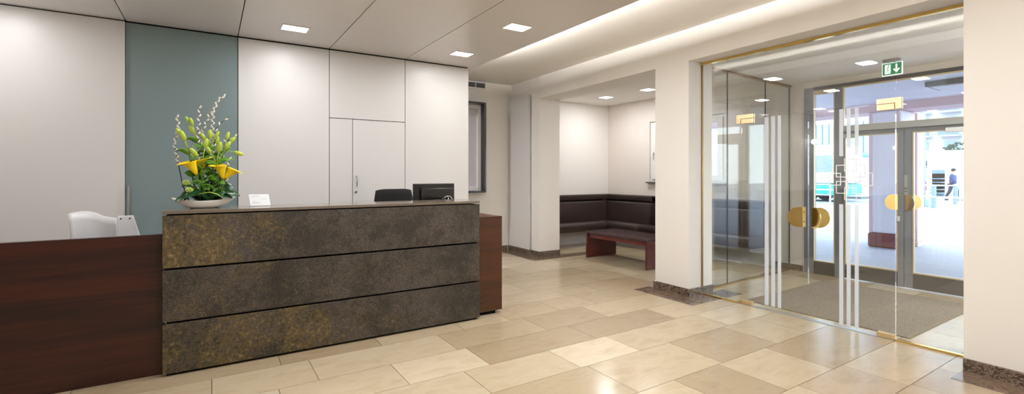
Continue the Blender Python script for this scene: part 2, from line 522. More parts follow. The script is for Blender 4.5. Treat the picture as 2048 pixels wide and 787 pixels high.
skirt('baseboard_pillar', [(5.1, 4.02), (wx(4.02), 4.02), (wx(3.52) - .0, 3.52 - .0), (5.1, 3.52)][::-1], 'dark marble baseboard round the middle pillar')
skirt('baseboard_pillar_far', [(5.21, 6.61), (wx(6.61) - .0, 6.61), (wx(6.88), 6.86)], 'dark marble baseboard along the far pillar and cupboard')
skirt('baseboard_cupboard', [(wx(7.5) - .06, 6.862), (wx(7.5) - .06, 7.55)], 'dark marble baseboard under the tall narrow cupboard front')
skirt('baseboard_right', [(wx(1.13) - .005, 1.13), (wx(-3.0) + .02, -2.95)][::-1], 'dark marble baseboard along the near right wall')
skirt('baseboard_back', [(3.0, 7.55), (4.7, 7.55)][::-1], 'dark marble baseboard at the back wall beyond the desk')
skirt('baseboard_street', [(XE + .02, 3.54), (XE + .02, 4.0)], 'dark marble baseboard beside the entrance door frame')

# ------------------------------------------------------------------ reception wall panels
def panel(x0, x1, z0, z1, name, label, m=m_panel, y=YP, parent=None, **k):
    gap = .0035
    return obj(name, bx(x0 + gap, x1 - gap, y, y + .025, z0, z1), m, parent=parent, bevel=.0012, label=label, **k)


panel(-3.19, -1.605, .02, ZH - .012, 'wall_panel', 'white satin wall panel at the far left end behind the desk', cat='panel', group='white reception wall panels')
panel(-1.605, -.677, .02, ZH - .012, 'wall_panel', 'white satin wall panel left of the grey-green glass door', y=YP - .03, cat='panel', group='white reception wall panels')
panel(.251, 1.174, .02, ZH - .012, 'wall_panel', 'white satin wall panel between the grey-green glass door and the cupboard', cat='panel', group='white reception wall panels')
panel(2.089, 2.992, .02, ZH - .012, 'wall_panel', 'white satin wall panel behind the monitor, at the end of the reception wall', cat='panel', group='white reception wall panels')
# grey-green glass door
t = thing('glass_door', 'tall grey-green glass sliding door in the white reception wall behind the flowers', 'door', (-.21, YP, 0))
obj('door_panel', bx(-.677, .247, YP - .002, YP + .02, .02, ZH - .012), m_green, t, bevel=.001)
bm = tube(B(), [(-.648, YP - .06, 1.0), (-.648, YP - .06, 1.30)], .009, 12)
tube(bm, [(-.648, YP, 1.03), (-.648, YP - .06, 1.03)], .006); tube(bm, [(-.648, YP, 1.27), (-.648, YP - .06, 1.27)], .006)
obj('handle', bm, m_steel, t, autosmooth=True, label='upright steel bar handle')
# cupboard: upper flap, narrow side panel, door with handle and lock
t = thing('cupboard', 'white built-in cupboard with upper flap and handled door behind the desk', 'cupboard', (1.63, YP, 0))
panel(1.174, 2.089, 2.072, ZH - .012, 'upper_panel', None, parent=t)
panel(1.174, 1.438, .02, 2.064, 'side_panel', None, parent=t)
d = panel(1.438, 2.089, .02, 2.064, 'door', None, parent=t)
bm = tube(B(), [(1.482, YP - .004, 1.39), (1.482, YP - .032, 1.375), (1.482, YP - .036, 1.33), (1.482, YP - .032, 1.275), (1.482, YP - .004, 1.262)], .006, 10)
obj('handle', bm, m_steel, d, autosmooth=True, label='curved steel bar handle')
obj('lock', tube(B(), [(1.476, YP + .002, 1.2), (1.476, YP - .012, 1.2)], .013, 16), m_chrome, d, autosmooth=True)

# vent on the back wall
t = thing('wall_vent', 'white framed air vent with grey slats high on the back wall', 'vent', (4.0, 7.55, 2.98))
bm = B()
for a in ((3.72, 4.235, 7.525, 7.55, 2.985, 3.005), (3.72, 4.235, 7.525, 7.55, 3.095, 3.115), (3.72, 3.735, 7.525, 7.55, 3.0, 3.1), (4.22, 4.235, 7.525, 7.55, 3.0, 3.1), (4.02, 4.034, 7.525, 7.55, 3.0, 3.1)):
    a = tuple(v - .03 if i > 3 else v for i, v in enumerate(a)); box(bm, *a)
obj('vent_frame', bm, m_white, t, bevel=.002)
bm = B()
box(bm, 3.735, 4.22, 7.546, 7.55, 2.975, 3.065)
for k in range(5):
    z = 2.983 + k * .0165
    extrude_poly(bm, [(3.735, 7.53, z), (3.735, 7.545, z + .009), (3.735, 7.545, z + .011), (3.735, 7.53, z + .002)], (.485, 0, 0))
obj('vent_slats', bm, mat('vent_grey', (120, 120, 118), rough=.5), t)

# dark framed window on the back wall, seen past the end of the panelled wall
t = tag(thing('window_1', 'narrow window with deep dark frame on the back wall past the reception panels', 'window', (3.6, 7.55, 1.09)), kind='structure')
bm = B()
x0, x1, z0, z1 = 3.05, 4.15, 1.09, 2.69
for a in ((x1 - .03, x1, 7.36, 7.55, z0, z1), (x0, x0 + .03, 7.36, 7.55, z0, z1), (x0 + .03, x1 - .03, 7.36, 7.55, z0, z0 + .03), (x0 + .03, x1 - .03, 7.36, 7.55, z1 - .03, z1)):
    box(bm, *a)
obj('window_frame', bm, m_darkframe, t, bevel=.003)
bm = B()
for a in ((x0 + .03, x0 + .09, 7.5, 7.54, z0 + .03, z1 - .03), (x1 - .10, x1 - .03, 7.5, 7.54, z0 + .03, z1 - .03), (3.55, 3.65, 7.5, 7.54, z0 + .03, z1 - .03), (x0 + .09, x1 - .10, 7.5, 7.54, z0 + .03, z0 + .1), (x0 + .09, x1 - .10, 7.5, 7.54, z1 - .1, z1 - .03)):
    box(bm, *a)
obj('sash', bm, m_winframe, t, bevel=.003)
obj('blind', bx(x0 + .09, x1 - .10, 7.535, 7.545, z0 + .1, z1 - .1), mat('blind_cloth', (206, 202, 208), rough=.8), t)

# flush cupboard front on the right wall by the far pillar
t = thing('tall_cupboard', 'tall narrow white cupboard front on the right wall before the far pillar', 'cupboard', (4.75, 7.2, .09))
xa = wx(7.5) - .075
obj('side_panel', bx(xa + .0205, 4.776, 6.9, 7.54, .092, 2.80), m_panel, t)
obj('door', bx(xa, xa + .02, 6.885, 7.54, .09, 2.81), m_panel, t, bevel=.003)
obj('edge_trim', bx(xa - .004, xa + .03, 6.862, 6.885, .09, 2.81), m_panel, t)

# ------------------------------------------------------------------ reception desk
t = thing('reception_desk', 'long reception desk with rusty slate front and dark mahogany wings', 'desk', (.7, 4.5, 0))
DX0, DX1, DY = -.277, 2.215, 4.06
zs = [(.018, .364, 3, -.3, 1.6, .16), (.378, .738, 2, -.9, 1.1, .06), (.752, 1.118, 1, -1.1, .25, .24)]
for z0, z1, sd, o0, o1, oa in zs:
    obj('stone_slab', bx(DX0, DX1, DY, DY + .03, z0, z1), stone_mat(sd, o0, o1, oa), t, bevel=.003, label='dark slate slab with ochre stains')
bm = B()
box(bm, DX0 + .02, DX1 - .02, DY + .03, DY + .16, .0, 1.119)
obj('core', bm, m_gap, t)
obj('countertop', bx(DX0, DX1, DY - .003, 4.47, 1.128, 1.15), mat('polished_slate_top', (112, 100, 88), rough=.13, noise=.2, nscale=25, spec=.6), t, bevel=.002)
obj('counter_back', bx(DX0 + .02, DX1 - .02, 4.40, 4.44, .76, 1.127), m_wood, t)
obj('wood_front', bx(-2.6, DX0 + .01, 4.14, 4.18, .0, .983), m_wood, t, bevel=.002, label='mahogany front left of the slate')
bm = B()
box(bm, DX1 - .10, 2.515, 4.135, 5.35, .035, .983)
obj('pedestal', bm, m_wood_lit, t, bevel=.002, label='mahogany end cabinet right of the slate')
obj('plinth', bx(DX1 - .05, 2.45, 4.16, 5.3, 0, .035), m_gap, t)
obj('worktop', bx(-2.6, -.2, 4.185, 4.66, .70, .735), m_wood, t)
obj('worktop', bx(-.2, DX1 - .12, 4.185, 5.0, .70, .735), m_wood, t)
obj('end_panel', bx(-2.6, -2.56, 4.18, 4.66, 0, .70), m_wood, t)
obj('leg_panel', bx(1.0, 1.04, 4.45, 4.95, 0, .70), m_wood, t)

# ------------------------------------------------------------------ monitor (seen from behind)
t = thing('monitor', 'black computer monitor with its back turned, standing behind the slate counter', 'monitor', (2.02, 4.8, .735))
mx0, mx1, my = 1.80, 2.27, 4.72
obj('screen_housing', bx(mx0, mx1, my + .02, my + .055, 1.015, 1.310), m_black, t, bevel=.006)
bm = B()
box(bm, mx0 + .07, mx1 - .012, my - .012, my + .02, 1.03, 1.265)
obj('back_cover', bm, m_blackgloss, t, bevel=.012)
obj('screen', bx(mx0 + .014, mx1 - .014, my + .0552, my + .057, 1.03, 1.296), mat('dark_screen', (10, 12, 16), rough=.1), t)
bm = B()
box(bm, 2.0, 2.08, my - .04, my - .012, .75, 1.14)
obj('stand', bm, m_black, t, bevel=.008)
obj('base', bx(1.92, 2.16, my - .11, my + .13, .735, .75), m_black, t, bevel=.006)
bm = tube(B(), [(2.10, my - .01, 1.13), (2.15, my - .03, 1.17), (2.19, my - .035, 1.172), (2.215, my - .03, 1.14), (2.22, my - .02, 1.06)], .007, 8)
tube(bm, [(2.17, my - .03, 1.16), (2.18, my - .035, 1.10)], .006, 8)
obj('cable', bm, m_chrome, t, smooth=True, label='shiny cable at the back')


# ------------------------------------------------------------------ office chairs behind the desk
def swivel_base(t, cx, cy, m):
    for k in range(5):
        a = 2 * PI * k / 5 + .3
        leg = obj('leg', extrude_poly(B(), [(cx + .03 * math.cos(a + 1.57), cy + .03 * math.sin(a + 1.57), .075), (cx - .03 * math.cos(a + 1.57), cy - .03 * math.sin(a + 1.57), .075), (cx + .3 * math.cos(a) - .018 * math.cos(a + 1.57), cy + .3 * math.sin(a) - .018 * math.sin(a + 1.57), .062), (cx + .3 * math.cos(a) + .018 * math.cos(a + 1.57), cy + .3 * math.sin(a) + .018 * math.sin(a + 1.57), .062)], (0, 0, .025)), m, t)
        w = B()
        tube(w, [(cx + .29 * math.cos(a) - .02 * math.sin(a), cy + .29 * math.sin(a) + .02 * math.cos(a), .03), (cx + .29 * math.cos(a) + .02 * math.sin(a), cy + .29 * math.sin(a) - .02 * math.cos(a), .03)], .03, 14)
        obj('caster', w, m_black, leg)
    obj('gas_column', tube(B(), [(cx, cy, .08), (cx, cy, .44)], .025, 14), m_steel, t, autosmooth=True)


t = thing('office_chair', 'black fabric office chair behind the desk, beside the monitor', 'chair', (1.78, 5.32, 0))
cx, cy = 1.80, 5.3
swivel_base(t, cx, cy, m_black)
obj('seat', bx(cx - .24, cx + .24, cy - .24, cy + .24, .44, .53), m_blackfab, t, bevel=.03)


def back_surf(u, v):
    x = cx + (u - .5) * (.40 + .08 * math.sin(v * PI))
    z = .60 + v * .64 - .02 * abs(2 * u - 1) ** 4 * v
    y = cy + .05 - .10 * (1 - abs(2 * u - 1) ** 2) * .5 + .05 * v
    return (x, y, z)


bm = grid_surface(B(), back_surf, 12, 10)
o = obj('backrest', bm, m_blackfab, t, smooth=True)
so = o.modifiers.new('solid', 'SOLIDIFY'); so.thickness = .05; so.offset = 0
obj('back_support', tube(B(), [(cx, cy + .02, .47), (cx, cy + .12, .52), (cx, cy + .11, .80)], .022, 10), m_black, t, smooth=True)

# white shell chair behind the left wing
t = thing('shell_chair', 'white plastic shell chair behind the left mahogany wing of the desk', 'chair', (-.62, 5.05, 0))
cx, cy = -.66, 5.02
swivel_base(t, cx, cy, m_steel)


def seat_surf(u, v):
    x = cx + (u - .5) * .48
    return (x, cy - .2 + v * .44, .46 + .05 * (2 * u - 1) ** 2 - .02 * math.sin(v * PI))


o = obj('seat', grid_surface(B(), seat_surf, 10, 8), m_white, t, smooth=True)
so = o.modifiers.new('solid', 'SOLIDIFY'); so.thickness = .018


def shell(u, v):
    w = .125 + .015 * v
    x = -.725 + (2 * u - 1) * w - .02 * v
    z = .50 + v * (.615 - .045 * u + .028 * math.sin(PI * min(1, u * 1.4)) * v)
    y = 4.80 + .07 * (2 * u - 1) ** 2 * v * -1 - .02 * v
    return (x, y, z)


o = obj('backrest', grid_surface(B(), shell, 16, 10), m_white, t, smooth=True)
so = o.modifiers.new('solid', 'SOLIDIFY'); so.thickness = .007
bm = extrude_poly(B(), [(-.603, 4.735, .5), (-.603, 4.735, 1.083), (-.507, 4.735, 1.083), (-.455, 4.735, .88), (-.43, 4.735, .5)], (0, .02, 0))
a = obj('side_arm', bm, m_white, t, bevel=.004, label='flat white arm plate with two dark screws')
for sx in (-.583, -.528):
    obj('screw', tube(B(), [(sx, 4.738, 1.062), (sx, 4.731, 1.062)], .0055, 12), m_black, a)

# ------------------------------------------------------------------ sign holder on the counter
t = thing('card_holder', 'small clear acrylic card holder with white card on the slate counter', 'card holder', (.345, 4.36, 1.15))
zt = 1.1505
a0, a1 = Vector((.272, 4.335, zt)), Vector((.425, 4.325, zt))
lean = Vector((-.012, .062, .098))
nrm = (a1 - a0).cross(lean).normalized()
bm = extrude_poly(B(), [a0, a1, a1 + lean, a0 + lean], nrm * .003)
obj('front_plate', bm, m_acrylic, t)
e = (a1 - a0).normalized()
b0 = a0 + e * .004 + lean * .04 - nrm * .0012; b1 = a1 - e * .004 + lean * .04 - nrm * .0012
c = obj('card', extrude_poly(B(), [b0, b1, b1 + lean * .92, b0 + lean * .92], -nrm * .0008), m_paper, t)
for k, (u0, u1, v0, v1) in enumerate(((.08, .5, .80, .83), (.1, .5, .22, .25), (.1, .42, .32, .335), (.58, .85, .55, .57))):
    q = [b0 + (b1 - b0) * u + lean * .92 * v + nrm * .0003 for u, v in ((u0, v0), (u1, v0), (u1, v1), (u0, v1))]
    obj('text_line', extrude_poly(B(), q, nrm * .0002), m_ink, c)
bm = extrude_poly(B(), [a0 + Vector((-.03, 0, 0)), a1, a1 + Vector((0, .09, 0)), a0 + Vector((-.03, .09, 0))], (0, 0, .003))
obj('base', bm, m_acrylic, t)

# ------------------------------------------------------------------ flower arrangement
FX, FY = -.035, 4.31
t = thing('flower_arrangement', 'tall arrangement of yellow callas, lily buds and pussy willow in a white boat bowl', 'flowers', (FX, FY, 1.15))


def bowl(u, v):
    a = 2 * PI * u
    L, Wd, Hh = .205, .075, .078
    s = .42 + .58 * v ** .6
    x = L * math.cos(a) * s; y = Wd * math.sin(a) * (.5 + .5 * v ** .5)
    z = Hh * v * (.72 + .28 * abs(math.cos(a)) ** 2)
    return (FX + x, FY + y, 1.1505 + z)


bm = grid_surface(B(), bowl, 40, 8)
bmesh.ops.remove_doubles(bm, verts=bm.verts, dist=1e-5)
bm.verts.ensure_lookup_table()
ed = [e for e in bm.edges if e.is_boundary and all(abs(v.co.z - 1.1505) < 1e-4 for v in e.verts)]
bmesh.ops.holes_fill(bm, edges=ed)
o = obj('bowl', bm, m_ceramic, t, smooth=True, label='white boat-shaped bowl')
so = o.modifiers.new('solid', 'SOLIDIFY'); so.thickness = .006; so.offset = -1
obj('foam', ellipsoid(B(), (FX, FY, 1.195), (.06, .15, .025), (0, 0, 1)).copy() if False else ellipsoid(B(), (FX, FY, 1.19), (.14, .055, .022)), m_leaf, t, smooth=True)

Q = lambda x, z, dy=0: Vector((x, FY + dy, z))


def leaf(name, pts, width, m, par, cup=.25, twist=0, fold=0):
    """blade along a curve, widest in the middle, cupped about its midrib"""
    pts = [Vector(p) for p in pts]
    n = 14; sm = []
    for i in range(n + 1):
        s = i / n * (len(pts) - 1); k = min(int(s), len(pts) - 2); f = s - k
        p0 = pts[max(k - 1, 0)]; p1 = pts[k]; p2 = pts[k + 1]; p3 = pts[min(k + 2, len(pts) - 1)]
        sm.append(.5 * ((2 * p1) + (-p0 + p2) * f + (2 * p0 - 5 * p1 + 4 * p2 - p3) * f * f + (-p0 + 3 * p1 - 3 * p2 + p3) * f ** 3))
    bm = B()
    rows = []
    for i, p in enumerate(sm):
        d = (sm[min(i + 1, n)] - sm[max(i - 1, 0)]).normalized()
        side = d.cross(Vector((math.sin(twist), -math.cos(twist) * .55, .83))).normalized()
        up = side.cross(d).normalized()
        w = width * math.sin(PI * min(1, .03 + .97 * (i / n) ** .85)) ** .8 + .0006
        rows.append([bm.verts.new(p + side * w * s + up * (cup * w * s * s)) for s in (-1, -.5, 0, .5, 1)])
    for i in range(n):
        for k in range(4):
            bm.faces.new((rows[i][k], rows[i + 1][k], rows[i + 1][k + 1], rows[i][k + 1]))
    o = obj(name, bm, m, par, smooth=True)
    s = o.modifiers.new('solid', 'SOLIDIFY'); s.thickness = .0012
    return o


# big dark leaves lying in the bowl
for pts, w in (([Q(-.05, 1.20, -.03), Q(-.12, 1.245, -.05), Q(-.17, 1.235, -.06), Q(-.215, 1.205, -.06)], .034),
               ([Q(.0, 1.20, -.03), Q(-.06, 1.26, -.065), Q(-.12, 1.25, -.075), Q(-.16, 1.215, -.08)], .040),
               ([Q(-.02, 1.19, -.02), Q(.03, 1.25, -.05), Q(.09, 1.245, -.06), Q(.15, 1.22, -.05)], .040),
               ([Q(.03, 1.19, -.02), Q(.09, 1.265, -.03), Q(.14, 1.262, -.04), Q(.20, 1.235, -.04)], .036),
               ([Q(.03, 1.20, .0), Q(.07, 1.28, .02), Q(.12, 1.31, .03), Q(.16, 1.30, .03)], .040),
               ([Q(-.02, 1.20, .02), Q(.01, 1.29, .03), Q(.05, 1.33, .03), Q(.09, 1.32, .02)], .035),
               ([Q(-.04, 1.20, .03), Q(-.09, 1.28, .04), Q(-.13, 1.28, .05), Q(-.18, 1.25, .05)], .036)):
    leaf('broad_leaf', pts, w, m_leaf, t, .35, random.uniform(-.3, .3))


def willow(pts, catk, side=1):
    w = obj('willow_branch', tube(B(), pts, [.0045 - .003 * i / (len(pts) - 1) for i in range(len(pts))], 7), m_twig, t, smooth=True)
    P = [Vector(p) for p in pts]
    L = [(P[i + 1] - P[i]).length for i in range(len(P) - 1)]; tot = sum(L); catk = int(catk * 1.1)
    for k in range(catk):
        s = tot * (.42 + .58 * (k + .3) / catk); i = 0
        while i < len(L) - 1 and s > L[i]: s -= L[i]; i += 1
        d = (P[i + 1] - P[i]).normalized(); p = P[i] + d * min(s, L[i])
        a = random.uniform(-.6, .6) + (PI if k % 2 else 0)
        out = (Vector((math.cos(a), .7 * math.sin(a), 0)) * .7 + d * 1.2).normalized()
        obj('catkin', ellipsoid(B(), p + out * .010, (.0072, .0072, .0145), out, 8, 6), m_catkin, w, smooth=True)


willow([Q(-.13, 1.20), Q(-.172, 1.33), Q(-.20, 1.50), Q(-.222, 1.63), Q(-.195, 1.75), Q(-.208, 1.845)], 14)
willow([Q(-.06, 1.20), Q(-.072, 1.40, .01), Q(-.076, 1.6, .0), Q(-.072, 1.78), Q(-.066, 1.93)], 12)
willow([Q(.0, 1.20, .02), Q(.012, 1.45, .03), Q(.016, 1.70, .02), Q(.02, 1.88, .0), Q(.055, 1.98), Q(.105, 2.02)], 20)
willow([Q(-.05, 1.20, .02), Q(-.075, 1.45, .03), Q(-.06, 1.66, .04), Q(-.035, 1.78, .05), Q(.01, 1.90, .05)], 12)
willow([Q(.02, 1.2, .02), Q(.02, 1.55, .03), Q(.04, 1.76, .03), Q(.075, 1.81, .03), Q(.13, 1.86, .03)], 7)
willow([Q(.05, 1.20, .03), Q(.075, 1.50, .04), Q(.10, 1.66, .04), Q(.15, 1.695, .04), Q(.195, 1.72, .04)], 8)
willow([Q(.05, 1.2, -.03), Q(.105, 1.34, -.04), Q(.12, 1.46, -.04), Q(.13, 1.55, -.04)], 5)


def calla(base, neck, face, size, tip):
    """stem and flared spathe opening towards `face`"""
    base = Vector(base); neck = Vector(neck); face = Vector(face).normalized()
    s = obj('calla_lily', tube(B(), [base, base.lerp(neck, .5) + Vector((.006, 0, 0)), neck], [.0075, .007, .008], 9), m_stem, t, smooth=True)
    q = Vector((0, 0, 1)).rotation_difference(face)
    side = Vector(tip).normalized()
    bm = B()

    def f(u, v):
        a = 2 * PI * u
        r = .0085 + .024 * v ** 1.0 + .006 * v ** 4
        lip = .5 + .5 * math.cos(a)                # long pointed lip on one side
        r *= 1 + .6 * lip ** 4 * v ** 3
        z = v * (.112 - .035 * (1 - lip)) - .018 * v ** 6 * lip
        sx = face.cross(side).normalized(); sy = sx.cross(face).normalized()
        return neck + size * (sy * r * math.cos(a) + sx * r * math.sin(a) + face * z)
    grid_surface(bm, f, 20, 9)
    bmesh.ops.remove_doubles(bm, verts=bm.verts, dist=1e-5)
    o = obj('bloom', bm, m_yellow, s, smooth=True, label='yellow trumpet bloom')
    md = o.modifiers.new('solid', 'SOLIDIFY'); md.thickness = .0018
    obj('spadix', tube(B(), [neck, neck + face * size * .045, neck + face * size * .08], [.004, .005, .003], 8), m_yellow, s, smooth=True)


calla(Q(-.06, 1.2, -.03), Q(-.082, 1.405, -.05), (-.42, -.18, .8), 1.28, (-1, -.2, -.1))
calla(Q(-.03, 1.2, .0), Q(-.05, 1.425, .0), (-.05, -.2, 1), 1.2, (1, -.2, .2))
calla(Q(.06, 1.2, -.03), Q(.085, 1.375, -.05), (-.22, -.25, 1), 1.25, (-.6, -.3, .3))
calla(Q(.07, 1.2, -.02), Q(.095, 1.37, -.03), (.58, -.1, .7), 1.15, (1, -.1, -.1))


def lily(base, top, buds, leaves=5):
    leaves += 4
    base = Vector(base); top = Vector(top)
    mid = base.lerp(top, .5) + Vector((random.uniform(-.015, .015), random.uniform(-.01, .01), 0))
    s = obj('lily_stem', tube(B(), [base, mid, top], [.006, .005, .0035], 8), m_stem, t, smooth=True)
    for (dx, dy, dz, L) in buds:
        e = top + Vector((dx, dy, dz)); d = (e - top).normalized()
        bm = tube(B(), [top - Vector((0, 0, .03)), top.lerp(e, .5), e], [.003, .0028, .003], 7)
        ellipsoid(bm, e + d * L * .42, (.016 * L / .075, .016 * L / .075, L / 2), d, 10, 8)
        obj('bud', bm, m_bud, s, smooth=True, label='yellow-green lily bud')
    for k in range(leaves):
        f = .22 + .74 * k / max(1, leaves - 1); p = base.lerp(top, f)
        a = k * 2.4 + base.x * 40
        out = Vector((math.cos(a), .6 * math.sin(a) - .15, 0))
        leaf('leaf', [p, p + out * .03 + Vector((0, 0, .024)), p + out * .06 + Vector((0, 0, .034)), p + out * .09 + Vector((0, 0, .022))], .019, m_leaf2, s, .3, a)


lily(Q(-.08, 1.2), Q(-.135, 1.60, -.02), [(-.022, -.01, .06, .085), (-.05, .0, .10, .06)], 6)
lily(Q(-.04, 1.2), Q(-.075, 1.66, .02), [(-.03, .01, .06, .07), (-.035, -.01, .12, .06), (-.06, 0, .14, .05)], 7)
lily(Q(-.03, 1.2, -.03), Q(-.05, 1.50, -.05), [(-.03, -.02, .04, .085), (.02, -.01, .11, .075)], 6)
lily(Q(.0, 1.2, .0), Q(.0, 1.62, .0), [(.0, -.01, .06, .075), (.035, 0, .07, .06), (-.03, .01, .05, .07)], 8)
lily(Q(.02, 1.2, -.03), Q(.045, 1.50, -.04), [(.012, -.02, .08, .085), (.055, 0, .10, .075), (-.04, -.01, .07, .06)], 7)
lily(Q(.05, 1.2), Q(.09, 1.60, .0), [(.04, 0, .05, .07), (.02, 0, .08, .065), (.07, -.01, -.02, .075)], 7)
lily(Q(.01, 1.2, .03), Q(.02, 1.56, .04), [(.02, 0, .08, .07), (-.02, 0, .06, .07)], 7)
# pale green blossom heads low on the left, and a curling stem
for p in (Q(-.148, 1.345, -.03), Q(-.128, 1.29, -.05)):
    s = obj('viburnum', tube(B(), [Q(-.09, 1.20), (p + Q(-.09, 1.2)) / 2 + Vector((0, 0, .01)), p], .003, 7), m_stem, t, smooth=True)
    bm = B()
    for k in range(26):
        z = 1 - 2 * (k + .5) / 26; r = math.sqrt(1 - z * z); a = k * 2.4
        ellipsoid(bm, p + .021 * Vector((r * math.cos(a), r * math.sin(a), z * .8)), (.0075, .0075, .006), None, 6, 4)
    obj('blossom', bm, m_viburnum, s, smooth=True, label='pale green blossom head')
obj('curled_stem', tube(B(), [Q(-.07, 1.26, -.07), Q(.0, 1.272, -.085), Q(.05, 1.255, -.09), Q(.08, 1.225, -.085)], .0035, 8), m_bud, t, smooth=True)

# ------------------------------------------------------------------ leather corner benches
def profile_sweep(prof, axis, a0, a1, wall):
    """prof: (depth from wall, z). axis 'x' runs along the back wall, 'y' along the street wall"""
    if axis == 'x':
        return extrude_poly(B(), [(a0, wall - d, z) for d, z in prof], (a1 - a0, 0, 0))
    return extrude_poly(B(), [(wall - d, a0, z) for d, z in prof], (0, a1 - a0, 0))


def rounded(d0, d1, z0, z1, r, tilt=0, n=6):
    pts = []
    for (cx_, cz_, a0) in ((d1 - r, z0 + r, -PI / 2), (d1 - r, z1 - r, 0), (d0 + r, z1 - r, PI / 2), (d0 + r, z0 + r, PI)):
        for k in range(n + 1):
            a = a0 + PI / 2 * k / n
            x, z = cx_ + r * math.cos(a), cz_ + r * math.sin(a)
            pts.append((x - tilt * (z - z0), z))
    return pts


HEAD = rounded(.0, .13, .885, 1.0, .025)
BACK = rounded(.06, .21, .44, .865, .03, .1)
SEAT = [(.0, .29), (.44, .29)] + [(.44 + .085 * math.sin(a), .385 - .095 * math.cos(a)) for a in [PI * k / 12 for k in range(1, 13)]] + [(.3, .465), (.0, .45)]


def bench(axis, a0, a1, wall, cuts, label, nm='leather_bench', back=0):
    t = label
    e = [a0] + cuts + [a1]
    for p, q in zip(e[:-1], e[1:]):
        bk = back if q == a1 else 0
        obj('headrest', profile_sweep(HEAD, axis, p + .003, q - .003 + bk + (.08 if bk else 0), wall), m_leather, t, bevel=.006, autosmooth=True)
        obj('back_cushion', profile_sweep(BACK, axis, p + .003, q - .003 + bk, wall), m_leather, t, bevel=.006, autosmooth=True)
        obj('seat', profile_sweep(SEAT, axis, p + .003, q - .003, wall), m_leather, t, bevel=.006, autosmooth=True)
    obj('rear_board', profile_sweep([(0, .45), (.055, .45), (.055, .99), (0, .99)], axis, a0 + .01, a1 - .01 + back, wall), m_seam, t)
    obj('plinth', profile_sweep([(0, 0), (.075, 0), (.075, .289), (0, .289)], axis, a0 + .01, a1 - .01, wall), m_panel, t, label='white recessed plinth')


WX = XE + .02
cb = thing('corner_bench', 'dark brown leather corner bench along the alcove walls under the window', 'bench', (6.9, 7.2, 0))
bench('x', 5.22, WX - .53, 7.546, [], cb, back=.315)
bench('y', 4.05, 7.54, WX - .004, [6.22, 5.1], cb)

# ------------------------------------------------------------------ low table in the alcove
t = thing('coffee_table', 'low dark mahogany table with slab ends before the leather benches', 'table', (5.75, 5.47, 0))
obj('tabletop', bx(5.405, 6.09, 4.795, 6.145, .418, .45), wood_mat('table_top_wood', [(.3, (44, 30, 32)), (.55, (64, 42, 42)), (.75, (52, 34, 36))], (9, 1, 9), .22), t, bevel=.003)
obj('slab_leg', bx(5.41, 6.085, 4.80, 4.835, 0, .417), m_wood2, t, bevel=.002)
obj('slab_leg', bx(5.41, 6.085, 6.105, 6.14, 0, .417), m_wood2, t, bevel=.002)
bm = B(); box(bm, 5.44, 5.46, 4.836, 6.104, .345, .417); box(bm, 6.03, 6.05, 4.836, 6.104, .345, .417)
obj('apron', bm, m_wood2, t)

# ------------------------------------------------------------------ alcove window
t = thing('window_2', 'white casement window above the leather bench in the alcove', 'window', (XE, 5.6, 1.27), kind='structure')
y0, y1, z0, z1 = 4.78, 6.40, 1.27, 2.44
bm = B()
for a in ((XE + .05, XE + .11, y0, y0 + .05, z0, z1), (XE + .05, XE + .11, y1 - .05, y1, z0, z1), (XE + .05, XE + .11, y0 + .05, y1 - .05, z0, z0 + .05), (XE + .05, XE + .11, y0 + .05, y1 - .05, z1 - .05, z1)):
    box(bm, *a)
obj('window_frame', bm, m_winframe, t, bevel=.003)
for i, (a, b) in enumerate(((y0 + .05, y0 + .40), (y0 + .40, y0 + .985), (y0 + .985, y1 - .05))):
    bm = B()
    for q in ((XE + .03, XE + .09, a + .003, a + .10, z0 + .053, z1 - .053), (XE + .03, XE + .09, b - .10, b - .003, z0 + .053, z1 - .053), (XE + .03, XE + .09, a + .1, b - .1, z0 + .053, z0 + .13), (XE + .03, XE + .09, a + .1, b - .1, z1 - .13, z1 - .053)):
        box(bm, *q)
    s = obj('sash', bm, m_winframe, t, bevel=.003)
    obj('pane', bx(XE + .055, XE + .063, a + .1, b - .1, z0 + .13, z1 - .13), m_winpane, s)
    if i: obj('blind', bx(XE + .068, XE + .072, a + .09, b - .09, z0 + .12, z1 - .12), m_winframe, s)
    obj('handle', box(box(B(), XE + .018, XE + .03, b - .062, b - .042, 1.78, 1.84), XE + .006, XE + .018, b - .058, b - .046, 1.70, 1.83), m_steel, s, bevel=.002)
obj('window_sill', bx(XE - .05, XE + .05, y0 - .04, y1 + .04, 1.245, 1.27), mat('sill_stone', (96, 84, 78), rough=.3), t, bevel=.003)

# ------------------------------------------------------------------ glass partition with double glass doors
YL, YR = 3.515, 1.135
YA, YM, YB = 3.02, 2.335, 1.64
ZD = 2.008
G = .006                                           # half thickness of the glass


def gpane(name, y0, y1, z0, z1, par=None, m=m_pane, x=XG, **k):
    return obj(name, bx(x - G, x + G, y0, y1, z0, z1), m, par, **k)


